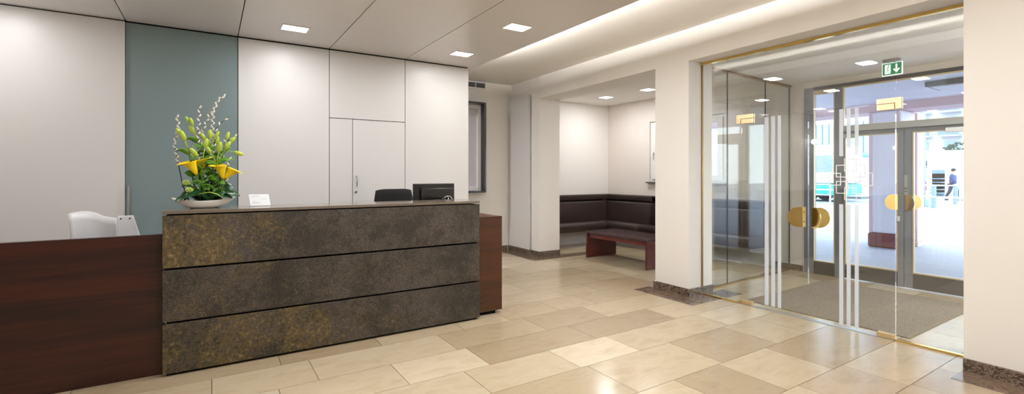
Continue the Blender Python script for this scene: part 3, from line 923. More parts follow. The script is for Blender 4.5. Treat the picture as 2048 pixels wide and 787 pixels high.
t = thing('window_3', 'fixed clear glass panel of the partition beside the middle pillar', 'glass panel', (XG, (YL + YA) / 2, 0), kind='structure')
gpane('pane', YA + .002, YL - .006, .012, ZL - .014, t)
obj('edge_seal', bx(XG - .01, XG + .01, YL - .007, YL + .004, .012, ZL - .01), m_brass_dark, t)
t = thing('window_4', 'fixed clear glass panel of the partition beside the near right wall', 'glass panel', (XG, (YB + YR) / 2, 0), kind='structure')
gpane('pane', YR + .006, YB - .002, .012, ZL - .014, t)
t = thing('window_5', 'clear glass transom over the double glass doors', 'glass panel', (XG, YM, ZD), kind='structure')
gpane('pane', YB + .002, YA - .002, ZD + .006, ZL - .014, t)
S('trim_4', bx(XG - .022, XG + .022, YR, YL, ZL - .026, ZL + .002), m_brass, 'slim brass rail along the top of the glass partition', 'rail', bevel=.002)
bm = B(); box(bm, XG - .02, XG + .02, YA, YL, .0, .014); box(bm, XG - .02, XG + .02, YR, YB, .0, .014)
S('trim_5', bm, m_brass, 'slim brass rail along the foot of the fixed partition panels', 'rail', bevel=.002)
S('trim_6', bx(XG - .03, XG + .03, YB, YA, .0, .004), m_alu, 'pale metal threshold strip under the double glass doors', 'threshold')


def dhandle(par, yflat, sgn, x, out, z=.99):
    """half-round brass pull plate, its flat side at yflat, angled away from the door; out = -1 or 1 in x"""
    L, R = .13, .097
    pts = []
    for k in range(17):
        a = -PI / 2 + PI * k / 16
        pts.append((L * (.35 + .65 * math.cos(a)) if abs(math.cos(a)) > 1e-6 else L * .35, R * math.sin(a)))
    pts = [(0, -R)] + pts + [(0, R)]
    ca, sa = math.cos(.55), math.sin(.55)
    P = [(x + out * (.012 + d * sa), yflat + sgn * d * ca, z + h) for d, h in pts]
    bm = extrude_poly(B(), P, (out * .006 * ca, -sgn * .006 * sa * 0, 0))
    tube(bm, [(x, yflat + sgn * .03, z + .05), (x + out * (.012 + .03 * sa), yflat + sgn * .03, z + .05)], .008, 10)
    tube(bm, [(x, yflat + sgn * .03, z - .05), (x + out * (.012 + .03 * sa), yflat + sgn * .03, z - .05)], .008, 10)
    obj('handle', bm, m_brass, par, autosmooth=True, label='half-round polished brass pull plate')


def patch(par, name, y0, y1, z0, z1, notch=None):
    bm = B()
    box(bm, XG - .022, XG - G - .0005, y0, y1, z0, z1); box(bm, XG + G + .0005, XG + .022, y0, y1, z0, z1)
    obj(name, bm, m_brass_satin, par, bevel=.0015, label='satin brass patch fitting')


def film(par, name, rects, x=XG - G - .0006):
    bm = B()
    for y0, y1, z0, z1 in rects: box(bm, x - .0004, x, y0, y1, z0, z1)
    return obj(name, bm, m_film, par, label='frosted white film')


t1 = thing('door_1', 'glass door leaf with three unbroken frosted stripes, next to the middle pillar', 'glass door', (XG, (YA + YM) / 2, 0), kind='structure')
gpane('pane', YM + .003, YA - .002, .012, ZD, t1)
dhandle(t1, 2.375, 1, XG - G, -1); dhandle(t1, 2.375, 1, XG + G, 1)
patch(t1, 'patch_fitting', 2.885, YA - .004, 1.958, ZD); patch(t1, 'patch_fitting', 2.89, YA - .004, .006, .045)
for y0, y1 in ((2.721, 2.763), (2.654, 2.695), (2.593, 2.628)):
    film(t1, 'stripe', [(y0, y1, .046, ZD - .002)])
t2 = thing('door_2', 'glass door leaf with a frosted emblem of squares between stripes', 'glass door', (XG, (YB + YM) / 2, 0), kind='structure')
gpane('pane', YB + .002, YM - .003, .012, ZD, t2)
dhandle(t2, 2.295, -1, XG - G, -1); dhandle(t2, 2.295, -1, XG + G, 1)
patch(t2, 'patch_fitting', YB + .004, YB + .13, 1.958, ZD); patch(t2, 'patch_fitting', YB + .004, YB + .13, .006, .045)
for (y0, y1), zt in zip(((2.033, 2.066), (1.973, 2.005), (1.910, 1.941)), (1.575, 1.645, 1.575)):
    film(t2, 'stripe', [(y0, y1, .02, 1.132)]); film(t2, 'stripe', [(y0, y1, zt, ZD - .002)])
em = thing('emblem', None, None, (XG - G, 1.97, 1.17)); em.parent = t2; em.location = Vector((XG - G, 1.97, 1.17)) - W[t2]
em['label'] = 'emblem of eight interlocking white square outlines'
EY, EZ, R1, R2 = 1.9755, 1.3625, .131, .0720
hw, hh, lw = .0500, .0580, .0078
cs = [(0, R1 * .99), (.068, .0745), (.125, 0), (.068, -.0745), (0, -.131), (-.068, -.0745), (-.125, 0), (-.068, .0745)]
for i, (dy, dz) in enumerate(cs):
    c, d = EY + dy, EZ + dz
    x = XG - G - .0006 - .0003 * (i % 4)
    bm = B()
    for q in ((c - hw, c + hw, d + hh - lw, d + hh), (c - hw, c + hw, d - hh, d - hh + lw), (c - hw, c - hw + lw, d - hh + lw, d + hh - lw), (c + hw - lw, c + hw, d - hh + lw, d + hh - lw)):
        box(bm, x - .0003, x, *q)
    obj('square_outline', bm, m_frost, em)

for ys, yd in ((3.07, 2.885), (1.597, 1.771)):
    k = YA if ys > 3 else YB
    e2 = .004 if ys > 3 else -.004
    L = [(ys, 1.961), (k + e2 * .5, 1.961), (k + e2 * .5, 2.0125), (yd, 2.0125), (yd, 2.056), (ys, 2.056)]
    bm = B()
    extrude_poly(bm, [(XG - .022, y, z) for y, z in L], (.0155, 0, 0)); extrude_poly(bm, [(XG + G + .0005, y, z) for y, z in L], (.0155, 0, 0))
    obj('patch_fitting', bm, m_brass_satin, bpy.data.objects['window_5'], bevel=.001, label='L-shaped satin brass patch fitting')

# glass side screen between entrance lobby and alcove
ya, yb = 3.61, 3.73
sy = lambda x: ya + (yb - ya) * (x - 5.1) / (XE - 5.1)
t = thing('window_6', 'clear glass side screen with brass rails between entrance lobby and alcove', 'glass screen', (6.2, 3.67, 0), kind='structure')
for a, b in ((5.1, 5.59), (5.59, 6.56), (6.56, XE + .015)):
    bm = prism(B(), [(a + .003, sy(a) - .005), (b - .003, sy(b) - .005), (b - .003, sy(b) + .005), (a + .003, sy(a) + .005)], .014, ZL - .004)
    obj('pane', bm, m_pane3, t)
for x in (5.59, 6.56, XE + .012):
    obj('joint', prism(B(), [(x - .004, sy(x) - .0065), (x + .004, sy(x) - .0065), (x + .004, sy(x) + .0065), (x - .004, sy(x) + .0065)], .014, ZL - .004), m_gasket, t)
obj('foot_rail', prism(B(), [(5.1, ya - .02), (XE + .015, yb - .02), (XE + .015, yb + .02), (5.1, ya + .02)], 0, .016), m_brass_dark, t)
obj('head_rail', prism(B(), [(5.1, ya - .03), (XE + .015, yb - .03), (XE + .015, yb + .03), (5.1, ya + .03)], ZL - .012, ZL + .008), m_brass_dark, t)

# entrance mat
obj('entrance_mat', bx(5.05, 6.90, 1.59, 3.07, .0, .008), m_mat, bevel=.003, label='large brown-grey coir mat on the floor between glass doors and street doors', cat='mat')

# exit sign on its ceiling bracket
t = thing('exit_sign', 'green running-man exit sign with down arrow hung from the lobby ceiling', 'exit sign', (6.6, 2.24, 2.53))
ex = 6.60
obj('ceiling_mount', bx(ex - .03, ex + .03, 2.165, 2.325, 2.697, 2.73), mat('sign_mount_grey', (150, 150, 150), rough=.5), t, bevel=.006)
bm = B(); box(bm, ex - .008, ex + .008, 2.21, 2.222, 2.685, 2.70); box(bm, ex - .008, ex + .008, 2.27, 2.282, 2.685, 2.70)
obj('hanger', bm, m_gasket, t)
sg = obj('sign_panel', bx(ex - .009, ex + .009, 2.143, 2.336, 2.543, 2.690), m_signwhite, t, bevel=.002)
sxf = ex - .0095
obj('green_field', bx(sxf - .0006, sxf, 2.150, 2.329, 2.551, 2.682), m_signgreen, sg)


def sign_poly(pts, m, nm, dx):
    """pts in sign units: u 0..1 from the reader's left, v 0..1 up"""
    obj(nm, extrude_poly(B(), [(sxf - dx, 2.329 - u * .179, 2.551 + v * .131) for u, v in pts], (-.0005, 0, 0)), m, sg)


sign_poly([(.12, .1), (.43, .1), (.43, .9), (.12, .9)], m_signwhite, 'doorway_symbol', .0008)
run = [(.17, .12), (.22, .12), (.26, .28), (.31, .36), (.33, .16), (.40, .16), (.395, .22), (.36, .22), (.345, .44), (.30, .52), (.335, .62), (.39, .60), (.405, .66), (.33, .71), (.27, .73), (.21, .62), (.225, .52), (.25, .54), (.245, .6), (.265, .62), (.25, .46), (.22, .33), (.155, .3), (.16, .24), (.23, .24)]
bm = B()
for seg in (((.30, .70), (.27, .45), .045), ((.27, .45), (.34, .38), .036), ((.34, .38), (.35, .18), .03), ((.27, .45), (.22, .26), .036), ((.22, .26), (.15, .24), .03), ((.30, .68), (.38, .60), .028), ((.30, .68), (.22, .62), .028), ((.22, .62), (.20, .5), .026)):
    (u0, v0), (u1, v1), w = seg
    a = Vector((-u0 * .179, v0 * .131)); b = Vector((-u1 * .179, v1 * .131)); d = (b - a).normalized(); n_ = Vector((-d.y, d.x)) * w * .07
    a -= d * w * .04; b += d * w * .04
    extrude_poly(bm, [(sxf - .0014, 2.329 + p.x, 2.551 + p.y) for p in (a - n_, b - n_, b + n_, a + n_)], (-.0004, 0, 0))
extrude_poly(bm, [(sxf - .0014, 2.329 - .32 * .179 + .0075 * math.cos(k * PI / 5), 2.551 + .8 * .131 + .0075 * math.sin(k * PI / 5)) for k in range(10)], (-.0004, 0, 0))
obj('running_figure', bm, m_signgreen, sg)
sign_poly([(.69, .88), (.78, .88), (.78, .42), (.87, .52), (.91, .44), (.735, .14), (.56, .44), (.60, .52), (.69, .42)], m_signwhite, 'down_arrow', .0008)

# ------------------------------------------------------------------ street entrance: frame, side light, two door leaves
X0, X1 = XE, XE + .07
t = thing('trim_7', 'grey metal frame of the street entrance with transom bar and posts', 'door frame', (XE, 2.4, 0), kind='structure')
bm = B()
box(bm, X0, X1, 3.389, 3.517, 0, 2.645)
obj('jamb', bm, m_frameg, t, bevel=.002)
obj('mullion', bx(X0, X1, 3.018, 3.120, 0, 2.60), m_frameg, t, bevel=.002)
obj('head', bx(X0, X1, .4, 3.389, 2.60, 2.648), m_kick, t, bevel=.002)
obj('transom_bar', bx(X0 - .045, X1, .4, 3.018, 1.985, 2.058), m_alu, t, bevel=.003)
obj('kick_plate', bx(X0, X1, 3.12, 3.389, .0, .18), m_kick, t, bevel=.002)
obj('jamb', bx(X0, X1, .4, .60, 0, 2.60), m_frameg, t, bevel=.002)
obj('jamb', bx(X0, X1, 1.50, 1.56, 0, 1.985), m_frameg, t, bevel=.002)
bm = B()
for a in ((3.118, 3.13, .18, 2.60), (3.379, 3.391, .18, 2.60)):
    box(bm, X0 - .006, X0 + .03, a[0], a[1], a[2], a[3])
box(bm, X0 - .006, X0 + .03, 3.13, 3.379, .18, .194); box(bm, X0 - .006, X0 + .03, 3.13, 3.379, 2.535, 2.60)
box(bm, X0 - .006, X0 + .03, .6, 3.018, 2.58, 2.60); box(bm, X0 - .006, X0 + .03, .6, 3.018, 2.058, 2.07); box(bm, X0 - .006, X0 + .03, 3.003, 3.018, 2.07, 2.58)
obj('glazing_bead', bm, m_bead, t, bevel=.001, label='champagne coloured glazing bead')
t = thing('window_7', 'tall clear side light left of the street doors', 'window', (XE, 3.25, .18), kind='structure')
obj('pane', bx(X0 + .03, X0 + .038, 3.118, 3.391, .17, 2.62), m_pane2, t)
t = thing('window_8', 'clear transom pane above the street doors', 'window', (XE, 2.0, 2.06), kind='structure')
obj('pane', bx(X0 + .03, X0 + .038, .55, 3.03, 2.045, 2.61), m_pane2, t)


def street_door(name, ya, yb, sa, sb, label, closer):
    """leaf between ya<yb; sa, sb the stile widths at the low-y and high-y side"""
    t = thing(name, label, 'glass door', (XE, (ya + yb) / 2, 0), kind='structure')
    bm = B()
    box(bm, X0 - .004, X1 - .01, ya, ya + sa, .012, 1.982); box(bm, X0 - .004, X1 - .01, yb - sb, yb, .012, 1.982)
    box(bm, X0 - .004, X1 - .01, ya + sa, yb - sb, 1.93, 1.982)
    obj('door_frame', bm, m_frameg, t, bevel=.003)
    obj('kick_plate', bx(X0 - .004, X1 - .01, ya + sa + .0005, yb - sb - .0005, .012, .195), m_kick, t, bevel=.002)
    obj('pane', bx(X0 + .025, X0 + .033, ya + sa - .01, yb - sb + .01, .185, 1.94), m_pane2, t)
    bm = B()
    for q in ((ya + sa, ya + sa + .014, .195, 1.93), (yb - sb - .014, yb - sb, .195, 1.93), (ya + sa + .014, yb - sb - .014, .195, .212), (ya + sa + .014, yb - sb - .014, 1.916, 1.93)):
        box(bm, X0 - .012, X0 + .02, *q)
    obj('glazing_bead', bm, m_bead, t, bevel=.001, label='champagne coloured glazing bead')
    c0, c1 = closer
    c = obj('door_closer', bx(X0 - .075, X0 - .006, c0, c1, 1.895, 1.95), m_white if name == 'door_4' else m_alu, t, bevel=.006)
    return t


t3 = street_door('door_3', 2.347, 3.015, .06, .024, 'street door leaf next to the side light, seen behind the emblem', (2.82, 3.0))
dhandle(t3, 2.40, 1, X0 - .004, -1, 1.064); dhandle(t3, 2.40, 1, X1 - .01, 1, 1.064)
t4 = street_door('door_4', 1.56, 2.341, .07, .085, 'street door leaf nearest the right wall, with white closer and lock plate', (1.60, 1.935))
dhandle(t4, 2.325, -1, X0 - .004, -1, 1.064); dhandle(t4, 2.325, -1, X1 - .01, 1, 1.064)
lp = obj('lock_plate', bx(X0 - .010, X0 - .0045, 2.305, 2.340, 1.155, 1.40), m_steel, t4, bevel=.001)
bm = tube(B(), [(X0 - .010, 2.318, 1.235), (X0 - .022, 2.318, 1.235)], .014, 12); tube(bm, [(X0 - .010, 2.318, 1.20), (X0 - .022, 2.318, 1.20)], .012, 12)
obj('lock_cylinder', bm, m_chrome, lp, autosmooth=True)
obj('sensor', bx(X0 - .018, X0 - .0045, 2.385, 2.412, .825, .888), m_white, t3, bevel=.003, label='small white door contact')
bm = tube(B(), [(X0 - .05, 1.70, 1.955), (X0 - .12, 1.65, 1.965), (X0 - .05, 1.58, 1.972)], .008, 8)
obj('closer_arm', bm, m_black, t4, smooth=True)

# ------------------------------------------------------------------ lamps
def area(name, loc, sx, sy, power, col, rot=(0, 0, 0), spread=PI):
    l = bpy.data.lights.new(name, 'AREA'); l.shape = 'RECTANGLE'; l.size = sx; l.size_y = sy; l.energy = power; l.color = col; l.spread = spread
    o = bpy.data.objects.new(name, l); o.location = loc; o.rotation_euler = rot; COL.objects.link(o)
    return o


WARM = (.985, .985, 1)
HALL_W, COVE_W = 14, 56
n_l = 0
names = {(0, 3): 'recessed square ceiling lamp above the left half of the desk', (1, 3): 'recessed square ceiling lamp nearest the end of the panelled wall', (1, 2): 'recessed square ceiling lamp in front of the desk near the ceiling edge'}


def downlight(x, y, z, sx, sy, label, group, power=HALL_W, col=WARM):
    t = thing('ceiling_lamp', label, 'ceiling lamp', (x, y, z - .01), group)
    bm = B()
    for q in ((x - sx - .012, x - sx, y - sy - .012, y + sy + .012), (x + sx, x + sx + .012, y - sy - .012, y + sy + .012), (x - sx, x + sx, y - sy - .012, y - sy), (x - sx, x + sx, y + sy, y + sy + .012)):
        box(bm, *q, z - .006, z + .0)
    obj('lamp_frame', bm, m_winframe, t, bevel=.001)
    obj('diffuser', bx(x - sx, x + sx, y - sy, y + sy, z - .004, z - .0005), m_lamp, t)
    area('ceiling_lamp_light', (x, y, z - .012), 2 * sx * .95, 2 * sy * .95, power, col)


for i, x in enumerate((.72, 2.58)):
    for j, y in enumerate((.29, 1.51, 2.73, 3.95, 5.18)):
        jj = {5.18: 3, 3.95: 2}.get(y, 0)
        if jj and (i, jj) in names and not (i == 0 and jj == 2): lb = names[(i, jj)]
        else: lb = f'recessed square ceiling lamp above the {"desk side" if i == 0 else "walkway side"}, {["behind the viewer", "over the viewer", "ahead of the viewer", "in front of the desk", "at the wall"][j]}'
        downlight(x, y, ZH, .115, .085, lb, 'recessed lamps in the lowered ceiling', HALL_W * (.55 if y > 5 else 1.15))
for x, y, lb in ((-1.55, 5.18, 'recessed square ceiling lamp at the far left by the panelled wall'), (-1.55, 2.73, 'recessed square ceiling lamp over the left part of the lobby')):
    downlight(x, y, ZH, .115, .085, lb, 'recessed lamps in the lowered ceiling', HALL_W * (.55 if y > 5 else 1.15))
downlight(1.9, 7.0, ZC, .115, .085, 'added fill lamp, out of view, in the passage behind the panelled wall', 'added fill lamps in the passage', 60)  # unseen lamp added to brighten the passage and back wall
downlight(6.40, 6.69, ZA, .10, .10, 'recessed lamp in the alcove ceiling nearer the back wall', 'recessed lamps in the alcove ceiling', 14)
downlight(6.45, 5.70, ZA, .10, .10, 'recessed lamp in the alcove ceiling nearer the middle pillar', 'recessed lamps in the alcove ceiling', 14)
downlight(5.75, .35, ZL + .01, .115, .085, 'added fill lamp, out of view, in the entrance lobby ceiling, nearer the glass partition', 'added fill lamps in the entrance lobby', 38)  # added behind the near right wall to lift the dim entrance lobby
downlight(6.75, .35, ZL + .01, .115, .085, 'added fill lamp, out of view, in the entrance lobby ceiling, nearer the street doors', 'added fill lamps in the entrance lobby', 38)  # second added lamp, also unseen, brightening the lobby
# cove light hidden on top of the lowered ceiling's edge
t = thing('cove_lamp', 'continuous cove light strip on the edge of the lowered ceiling', 'cove lamp', (2.93, 1.4, ZH + .06))
obj('tube', bx(2.89, 2.94, -2.9, YP - .05, ZH + .061, ZH + .069), m_cove, t)
cl = area('cove_lamp_light', (2.945, 1.4, ZH + .082), .05, 8.6, COVE_W * 7, (1, .98, .95))
zz = Vector((-.88, 0, -.47)).normalized(); yy = Vector((0, 1, 0)); xx = yy.cross(zz)
cl.rotation_euler = Matrix((xx, yy, zz)).transposed().to_euler()
# round wall lamp on the far left of the panelled wall
t = thing('wall_lamp', 'round white globe lamp on the panelled wall left of the desk', 'wall lamp', (-2.4, YP - .1, 2.1))
obj('globe', ellipsoid(B(), (-2.4, YP - .12, 2.2), (.06, .06, .06), None, 20, 14), m_globe, t, smooth=True)
obj('arm', tube(B(), [(-2.4, YP, 2.13), (-2.4, YP - .12, 2.13), (-2.4, YP - .12, 2.15)], .008, 8), m_steel, t)
obj('backplate', tube(B(), [(-2.4, YP, 2.13), (-2.4, YP - .015, 2.13)], .04, 16), m_steel, t)

# ------------------------------------------------------------------ outside: arcade and street
S('ground', bx(7.33, 140, -30, 90, -.12, -.01), m_pave, 'pale street paving outside the entrance', 'ground')
S('ceiling_arcade', bx(7.6, 11.75, -12, 16, 2.79, 3.2), m_lav, 'pale lavender ceiling of the arcade outside the doors', 'ceiling')
S('wall_arcade_beam', bx(11.0, 11.75, -12, 16, 2.64, 2.79), m_pink, 'pink plastered beam along the arcade edge', 'beam')
S('wall_upper', bx(7.2, 11.75, -12, 16, 3.2, 12), m_facade, 'upper storeys of the hotel above the arcade', 'wall')


def column(y0, y1, lb):
    t = thing('arcade_column', lb, 'column', (11.4, (y0 + y1) / 2, 0))
    obj('shaft', bx(11.0, 11.72, y0, y1, .27, 2.64), m_lav, t, bevel=.04)
    obj('plinth', bx(10.985, 11.735, y0 - .012, y1 + .012, -.01, .275), m_granite, t, bevel=.04)
    bm = B()
    box(bm, 10.992, 11.0, y0 + .02, y0 + .07, .275, 2.63); box(bm, 10.992, 11.0, y1 - .07, y1 - .02, .275, 2.63)
    obj('pilaster_strip', bm, m_pink, t)


column(3.60, 4.13, 'lavender arcade column with red granite plinth outside the street doors')
t = thing('arcade_pier', 'slim pink plastered pier just behind the lavender arcade column', 'pier', (11.95, 3.8, 0))
obj('shaft', bx(11.77, 12.12, 3.585, 4.05, .08, 2.64), m_pink, t, bevel=.02)
obj('foot', bx(11.76, 12.13, 3.575, 4.06, -.01, .08), m_lav, t, bevel=.01)
# dark box under the arcade ceiling
t = thing('ceiling_box', 'dark rectangular box hung below the arcade ceiling outside the transom', 'hung_box', (9.3, 1.6, 2.68))
obj('housing', bx(9.0, 9.6, .4, 2.655, 2.715, 2.785), m_darkslab, t, bevel=.004)
obj('lower_panel', bx(9.04, 9.56, .45, 2.6, 2.70, 2.715), m_lav, t)


# glass office block behind, seen through the side light
def office(name, x, y0, y1, h, lb, cat='building', m=m_facade, glass=m_facglass, dx=3.0, floors=None, nm=None):
    t = thing(name, lb, cat, (x + dx, (y0 + y1) / 2, 0))
    obj('wall', bx(x + .1, x + 2 * dx, y0, y1, 0, h), m, t)
    return t


t = office('office_block', 44, 15.5, 21.5, 14, 'pale glazed office block across the street, seen through the side light')
for fz in (.4, 3.2, 6.4, 9.6):
    w = obj('window', bx(43.98, 44.08, 15.8, 21.3, fz, fz + 2.5), m_facglass, t)
    bm = B()
    for k in range(12): box(bm, 43.92, 43.98, 15.8 + k * .5, 15.84 + k * .5, fz, fz + 2.5)
    obj('mullion', bm, m_mull, w)
t = office('apartment_block', 70, 12, 24, 22, 'white apartment block with blue-grey balconies far across the street')
for k in range(7):
    z = 3.0 + k * 2.7
    for (a, b) in ((17.4, 19.2), (20.0, 22.6), (13.0, 16.2)):
        s = obj('balcony', bx(68.9, 70.05, a, b, z, z + .14), m_facade, t)
        obj('balustrade', bx(68.9, 68.95, a, b, z + .14, z + 1.0), m_balc, s)
        w = obj('window', bx(70.04, 70.11, a + .3, b - .3, z + .2, z + 2.2), m_facglass, t)
t = office('corner_building', 60, 25.2, 27.2, 17, 'narrow pale beige building beyond the kiosk', m=m_asph)
for k in range(4):
    obj('window', bx(60.02, 60.12, 25.5, 26.9, 2 + 3.2 * k, 3.8 + 3.2 * k), m_facglass, t)
t = office('shop_building', 90, 24, 50, 14, 'long low pale building closing the far end of the street')
for k in range(6):
    obj('window', bx(89.98, 90.12, 25 + 4 * k, 28 + 4 * k, 3, 6), m_facglass, t)
t = office('town_house', 62, 2, 11, 16, 'pale town house beyond the street trees', dx=4)
for k in range(4):
    for q in (3, 5.5, 8):
        obj('window', bx(62.02, 62.12, q, q + 1.2, 2 + 3 * k, 3.7 + 3 * k), m_facglass, t)

# bus
t = thing('bus', 'white bus with teal lower band parked across the paving', 'bus', (28.6, 16.2, 0))
obj('body', bx(27.5, 29.9, 11.45, 21, .95, 3.0), m_buswhite, t, bevel=.12)
obj('skirt', bx(27.47, 29.93, 11.5, 20.95, .32, .93), m_teal, t, bevel=.05)
w = obj('window', bx(27.485, 27.5, 11.9, 20.6, 1.55, 2.45), m_busglass, t)
bm = B()
for k in range(6): box(bm, 27.475, 27.484, 12.9 + 1.3 * k, 13.0 + 1.3 * k, 1.55, 2.45)
obj('window_post', bm, m_buswhite, w)
obj('rub_strip', bx(27.46, 27.47, 11.6, 20.9, .60, .66), m_white, t)
for y in (13.2, 18.6):
    for x in (27.75, 29.65):
        wh = obj('wheel', tube(B(), [(x - .14, y, .44), (x + .14, y, .44)], .45, 24), m_black, t, autosmooth=True)

# railings on the paving
def railing(x, y0, y1, lb, z=1.0):
    t = thing('railing', lb, 'railing', (x, (y0 + y1) / 2, 0))
    n = max(2, int(round((y1 - y0) / 1.2)) + 1)
    for k in range(n):
        y = y0 + (y1 - y0) * k / (n - 1)
        obj('post', tube(B(), [(x, y, -.01), (x, y, z)], .035, 10), m_rail, t, autosmooth=True)
    for h in (z, z * .55):
        obj('rail', tube(B(), [(x, y0, h), (x, y1, h)], .028, 10), m_rail, t, autosmooth=True)


railing(22.3, 9.75, 12.0, 'galvanised railing in front of the teal bus')
railing(23.9, 4.8, 7.2, 'galvanised railing on the paving before the market stall')

# kiosk with blue poster
t = thing('kiosk', 'pale kiosk with blue poster panels behind the frosted emblem', 'kiosk', (33, 13.1, 0))
obj('body', bx(32.4, 33.6, 12.55, 13.75, -.01, 2.5), m_buswhite, t, bevel=.04)
obj('roof', bx(32.2, 33.8, 12.35, 13.95, 2.5, 2.68), m_cyan, t, bevel=.04)
obj('poster', bx(32.37, 32.4, 12.75, 13.5, .75, 2.2), m_blue, t)
obj('base', bx(32.35, 33.65, 12.5, 13.8, -.01, .12), m_mull, t)

# market stall
t = thing('market_stall', 'cream roofed market stall with magenta and cyan panels in the street', 'stall', (38.8, 10.6, 0))
bm = extrude_poly(B(), [(37.8, 9.3, 2.45), (39.0, 9.3, 2.95), (40.2, 9.3, 2.45), (40.2, 9.3, 2.38), (37.8, 9.3, 2.38)], (0, 2.4, 0))
obj('canopy', bm, m_canvas, t)
obj('rear_wall', bx(39.9, 39.95, 9.35, 11.65, .0, 2.38), m_canvas, t)
c = obj('counter', bx(37.95, 38.6, 9.4, 11.6, -.01, .95), m_canvas, t)
obj('front_panel', bx(37.92, 37.95, 11.1, 11.55, .45, 1.0), m_magenta, c, label='magenta panel'); obj('front_panel', bx(37.92, 37.95, 10.3, 10.8, .45, 1.0), m_cyan, c, label='cyan panel')
for x in (37.9, 40.1):
    for y in (9.4, 11.6):
        obj('post', bx(x - .03, x + .03, y - .03, y + .03, -.01, 2.38), m_rail, t)
# street pole, bollards
t = thing('lamp_post', 'pale blue-grey post standing beside the market stall', 'post', (27.0, 8.1, 0))
obj('shaft', bx(26.9, 27.2, 7.98, 8.27, -.01, 5.5), m_balc, t, bevel=.03)
obj('base', bx(26.82, 27.28, 7.9, 8.35, -.01, .3), m_balc, t, bevel=.03)
obj('lamp_head', bx(26.2, 27.3, 8.0, 8.25, 5.5, 5.65), m_rail, t, bevel=.03)
def bollard(x, y, lb):
    t = thing('bollard', lb, 'bollard', (x, y, 0), 'bollards on the paving')
    obj('shaft', tube(B(), [(x, y, -.01), (x, y, .92)], .09, 14), m_balc, t, autosmooth=True)
    obj('cap', ellipsoid(B(), (x, y, .92), (.1, .1, .06), None, 14, 8), m_balc, t, smooth=True)
bollard(26.2, 7.43, 'slate blue bollard beside the pale post')
bollard(30.2, 7.75, 'slate blue bollard near the walking person')
# stacked cafe chairs by the post
t = thing('chair_stack', 'stack of slate blue cafe chairs beside the pale post', 'chair stack', (27.6, 7.75, 0))
for k in range(6):
    z = .42 + k * .16
    bm = box(B(), 27.4, 27.85, 7.5, 7.95, z, z + .035); box(bm, 27.82, 27.86, 7.5, 7.95, z + .03, z + .42)
    obj('chair_shell', bm, m_balc, t, bevel=.01)
for x in (27.43, 27.82):
    for y in (7.53, 7.92):
        obj('leg', tube(B(), [(x, y, -.01), (x, y, .42)], .02, 8), m_rail, t)

# trees
def tree(x, y, h, r, lb):
    t = thing('street_tree', lb, 'tree', (x, y, 0), 'street trees')
    bm = tube(B(), [(x, y, -.01), (x + .05, y, h * .35), (x, y + .1, h * .7)], [.16, .12, .06], 10)
    for k in range(5):
        a = k * 1.3
        tube(bm, [(x, y, h * .4 + k * .2), (x + r * .5 * math.cos(a), y + r * .5 * math.sin(a), h * .62 + k * .15)], [.06, .02], 6)
    obj('trunk', bm, m_bark, t, smooth=True)
    bm = B()
    rnd = random.Random(int(x * 10 + y))
    for k in range(420):
        z = rnd.uniform(-1, 1); a = rnd.uniform(0, 2 * PI); q = math.sqrt(1 - z * z) * rnd.uniform(.4, 1) ** .5
        c = Vector((x + r * q * math.cos(a), y + r * q * math.sin(a), h * .68 + r * .9 * z))
        d = Vector((rnd.gauss(0, 1), rnd.gauss(0, 1), rnd.gauss(0, 1))).normalized(); e = d.orthogonal().normalized(); f = d.cross(e)
        s = rnd.uniform(.10, .2)
        vs = [bm.verts.new(c + p) for p in (e * s, f * s * .5, -e * s, -f * s * .5)]
        bm.faces.new(vs)
    obj('crown', bm, m_tree, t)


tree(52.5, 13.2, 4.0, 1.5, 'dark leafed street tree just inside the right edge of the street door')
tree(55, 15.0, 3.6, 1.2, 'smaller street tree behind the walking person')


# walking person in blue
def skinned(name, joints, edges, radii, m, par, off):
    me = bpy.data.meshes.new(name)
    me.from_pydata([Vector(j) + off - W[par] for j in joints], edges, [])
    me.materials.append(m)
    o = bpy.data.objects.new(name, me); COL.objects.link(o); o.parent = par
    W[o] = W[par].copy()
    sk = o.modifiers.new('skin', 'SKIN')
    for i, r in enumerate(radii):
        me.skin_vertices[0].data[i].radius = r if isinstance(r, tuple) else (r, r)
    me.skin_vertices[0].data[0].use_root = True
    sk.use_smooth_shade = True
    sb = o.modifiers.new('sub', 'SUBSURF'); sb.levels = 1; sb.render_levels = 2
    return o


PX, PY = 34.6, 9.0
off = Vector((PX, PY, -.01))
t = thing('person', 'person in a blue jacket and dark trousers walking across the street', 'person', (PX, PY, -.01))
# walking towards -y; joints relative to the ground point
J = [(0, 0, .95), (0, -.01, 1.12), (0, -.02, 1.38), (0, -.03, 1.48), (0, -.05, 1.56), (0, -.06, 1.66), (0, -.05, 1.74),
     (.18, -.02, 1.40), (.22, .10, 1.14), (.21, .02, .92), (.21, -.03, .84),
     (-.18, -.02, 1.40), (-.22, -.10, 1.14), (-.21, -.24, .95), (-.21, -.29, .89),
     (.09, -.02, .88), (.10, -.20, .50), (.10, -.22, .09), (.10, -.33, .035),
     (-.09, .02, .88), (-.10, .10, .50), (-.10, .30, .12), (-.10, .22, .04)]
E_ = [(0, 1), (1, 2), (2, 3), (3, 4), (4, 5), (5, 6), (2, 7), (7, 8), (8, 9), (9, 10), (2, 11), (11, 12), (12, 13), (13, 14), (0, 15), (15, 16), (16, 17), (17, 18), (0, 19), (19, 20), (20, 21), (21, 22)]
Rr = [.13, .13, .13, .055, .05, .085, .07, .06, .045, .035, .035, .06, .045, .035, .035, .085, .06, .045, .04, .085, .06, .045, .04]
skinned('body', J, E_, Rr, m_skin, t, off)
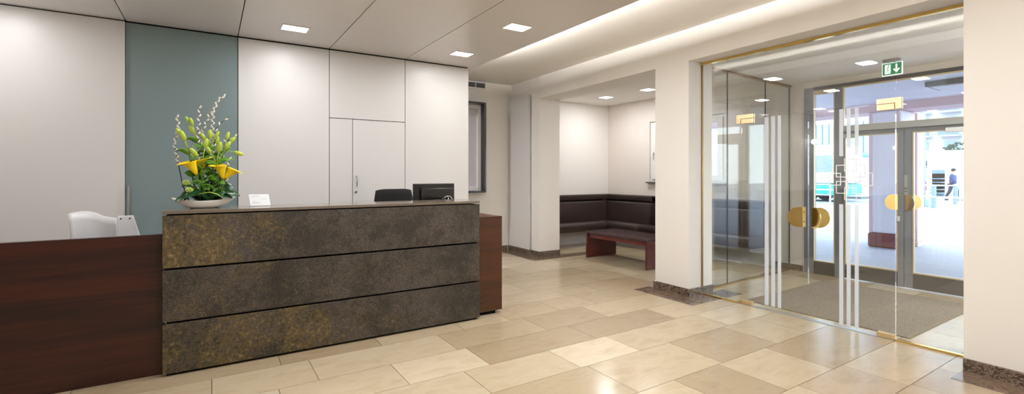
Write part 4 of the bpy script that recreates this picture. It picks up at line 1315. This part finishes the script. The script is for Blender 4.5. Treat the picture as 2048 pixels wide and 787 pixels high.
JJ = [(0, 0, .86), (0, -.01, 1.10), (0, -.02, 1.38), (0, -.035, 1.49), (.19, -.02, 1.40), (.23, .10, 1.14), (.215, .03, .95), (-.19, -.02, 1.40), (-.23, -.10, 1.14), (-.215, -.22, .97)]
skinned('jacket', JJ, [(0, 1), (1, 2), (2, 3), (2, 4), (4, 5), (5, 6), (2, 7), (7, 8), (8, 9)], [(.20, .17), (.19, .16), (.19, .15), .08, .085, .07, .055, .085, .07, .055], m_jacket, t, off)
JT = [(0, 0, .93), (.09, -.02, .86), (.10, -.20, .50), (.10, -.22, .12), (-.09, .02, .86), (-.10, .10, .50), (-.10, .29, .15)]
skinned('trousers', JT, [(0, 1), (1, 2), (2, 3), (0, 4), (4, 5), (5, 6)], [(.16, .13), .11, .085, .07, .11, .085, .07], m_trouser, t, off)
obj('hair', ellipsoid(B(), (PX, PY - .035, 1.685), (.098, .105, .095), None, 14, 10), m_hair, t, smooth=True)
bm = ellipsoid(B(), (PX + .10, PY - .27, .035), (.05, .13, .045), None, 12, 8); ellipsoid(bm, (PX - .10, PY + .25, .05), (.05, .12, .05), None, 12, 8)
obj('shoes', bm, m_black, t, smooth=True)

# ------------------------------------------------------------------ sky, sun, camera, view
w = bpy.data.worlds.new('sky'); SC.world = w; w.use_nodes = True
bg = w.node_tree.nodes['Background']
bg.inputs['Color'].default_value = (.80, .90, 1.0, 1); bg.inputs['Strength'].default_value = 6.3
sun = bpy.data.lights.new('sun', 'SUN'); sun.energy = .8; sun.angle = .3; sun.color = (1, .96, .9)
so = bpy.data.objects.new('sun', sun); so.rotation_euler = (math.radians(38), math.radians(28), 0); COL.objects.link(so)

cam = bpy.data.cameras.new('camera')
co = bpy.data.objects.new('camera', cam); COL.objects.link(co)
F, CX, HY, VX = 948.0, 1024.0, 349.8, 419.7
th = math.atan((CX - VX) / F)
cam.sensor_fit = 'HORIZONTAL'; cam.sensor_width = 36
cam.lens = F / 2048 * 36
cam.shift_y = (HY - 787 / 2) / 2048
cam.clip_start = .05; cam.clip_end = 400
co.location = (0, 0, 1.4)
co.rotation_euler = (PI / 2, 0, -th)
SC.camera = co

SC.view_settings.view_transform = 'Standard'
SC.view_settings.look = 'None'
SC.view_settings.gamma = 1
SC.view_settings.use_curve_mapping = False
SC.view_settings.exposure = .02
cy = SC.cycles
cy.max_bounces = 12; cy.diffuse_bounces = 5; cy.glossy_bounces = 6; cy.transparent_max_bounces = 24; cy.transmission_bounces = 6
cy.caustics_reflective = False; cy.caustics_refractive = False
cy.sample_clamp_indirect = 8
cy.use_denoising = True
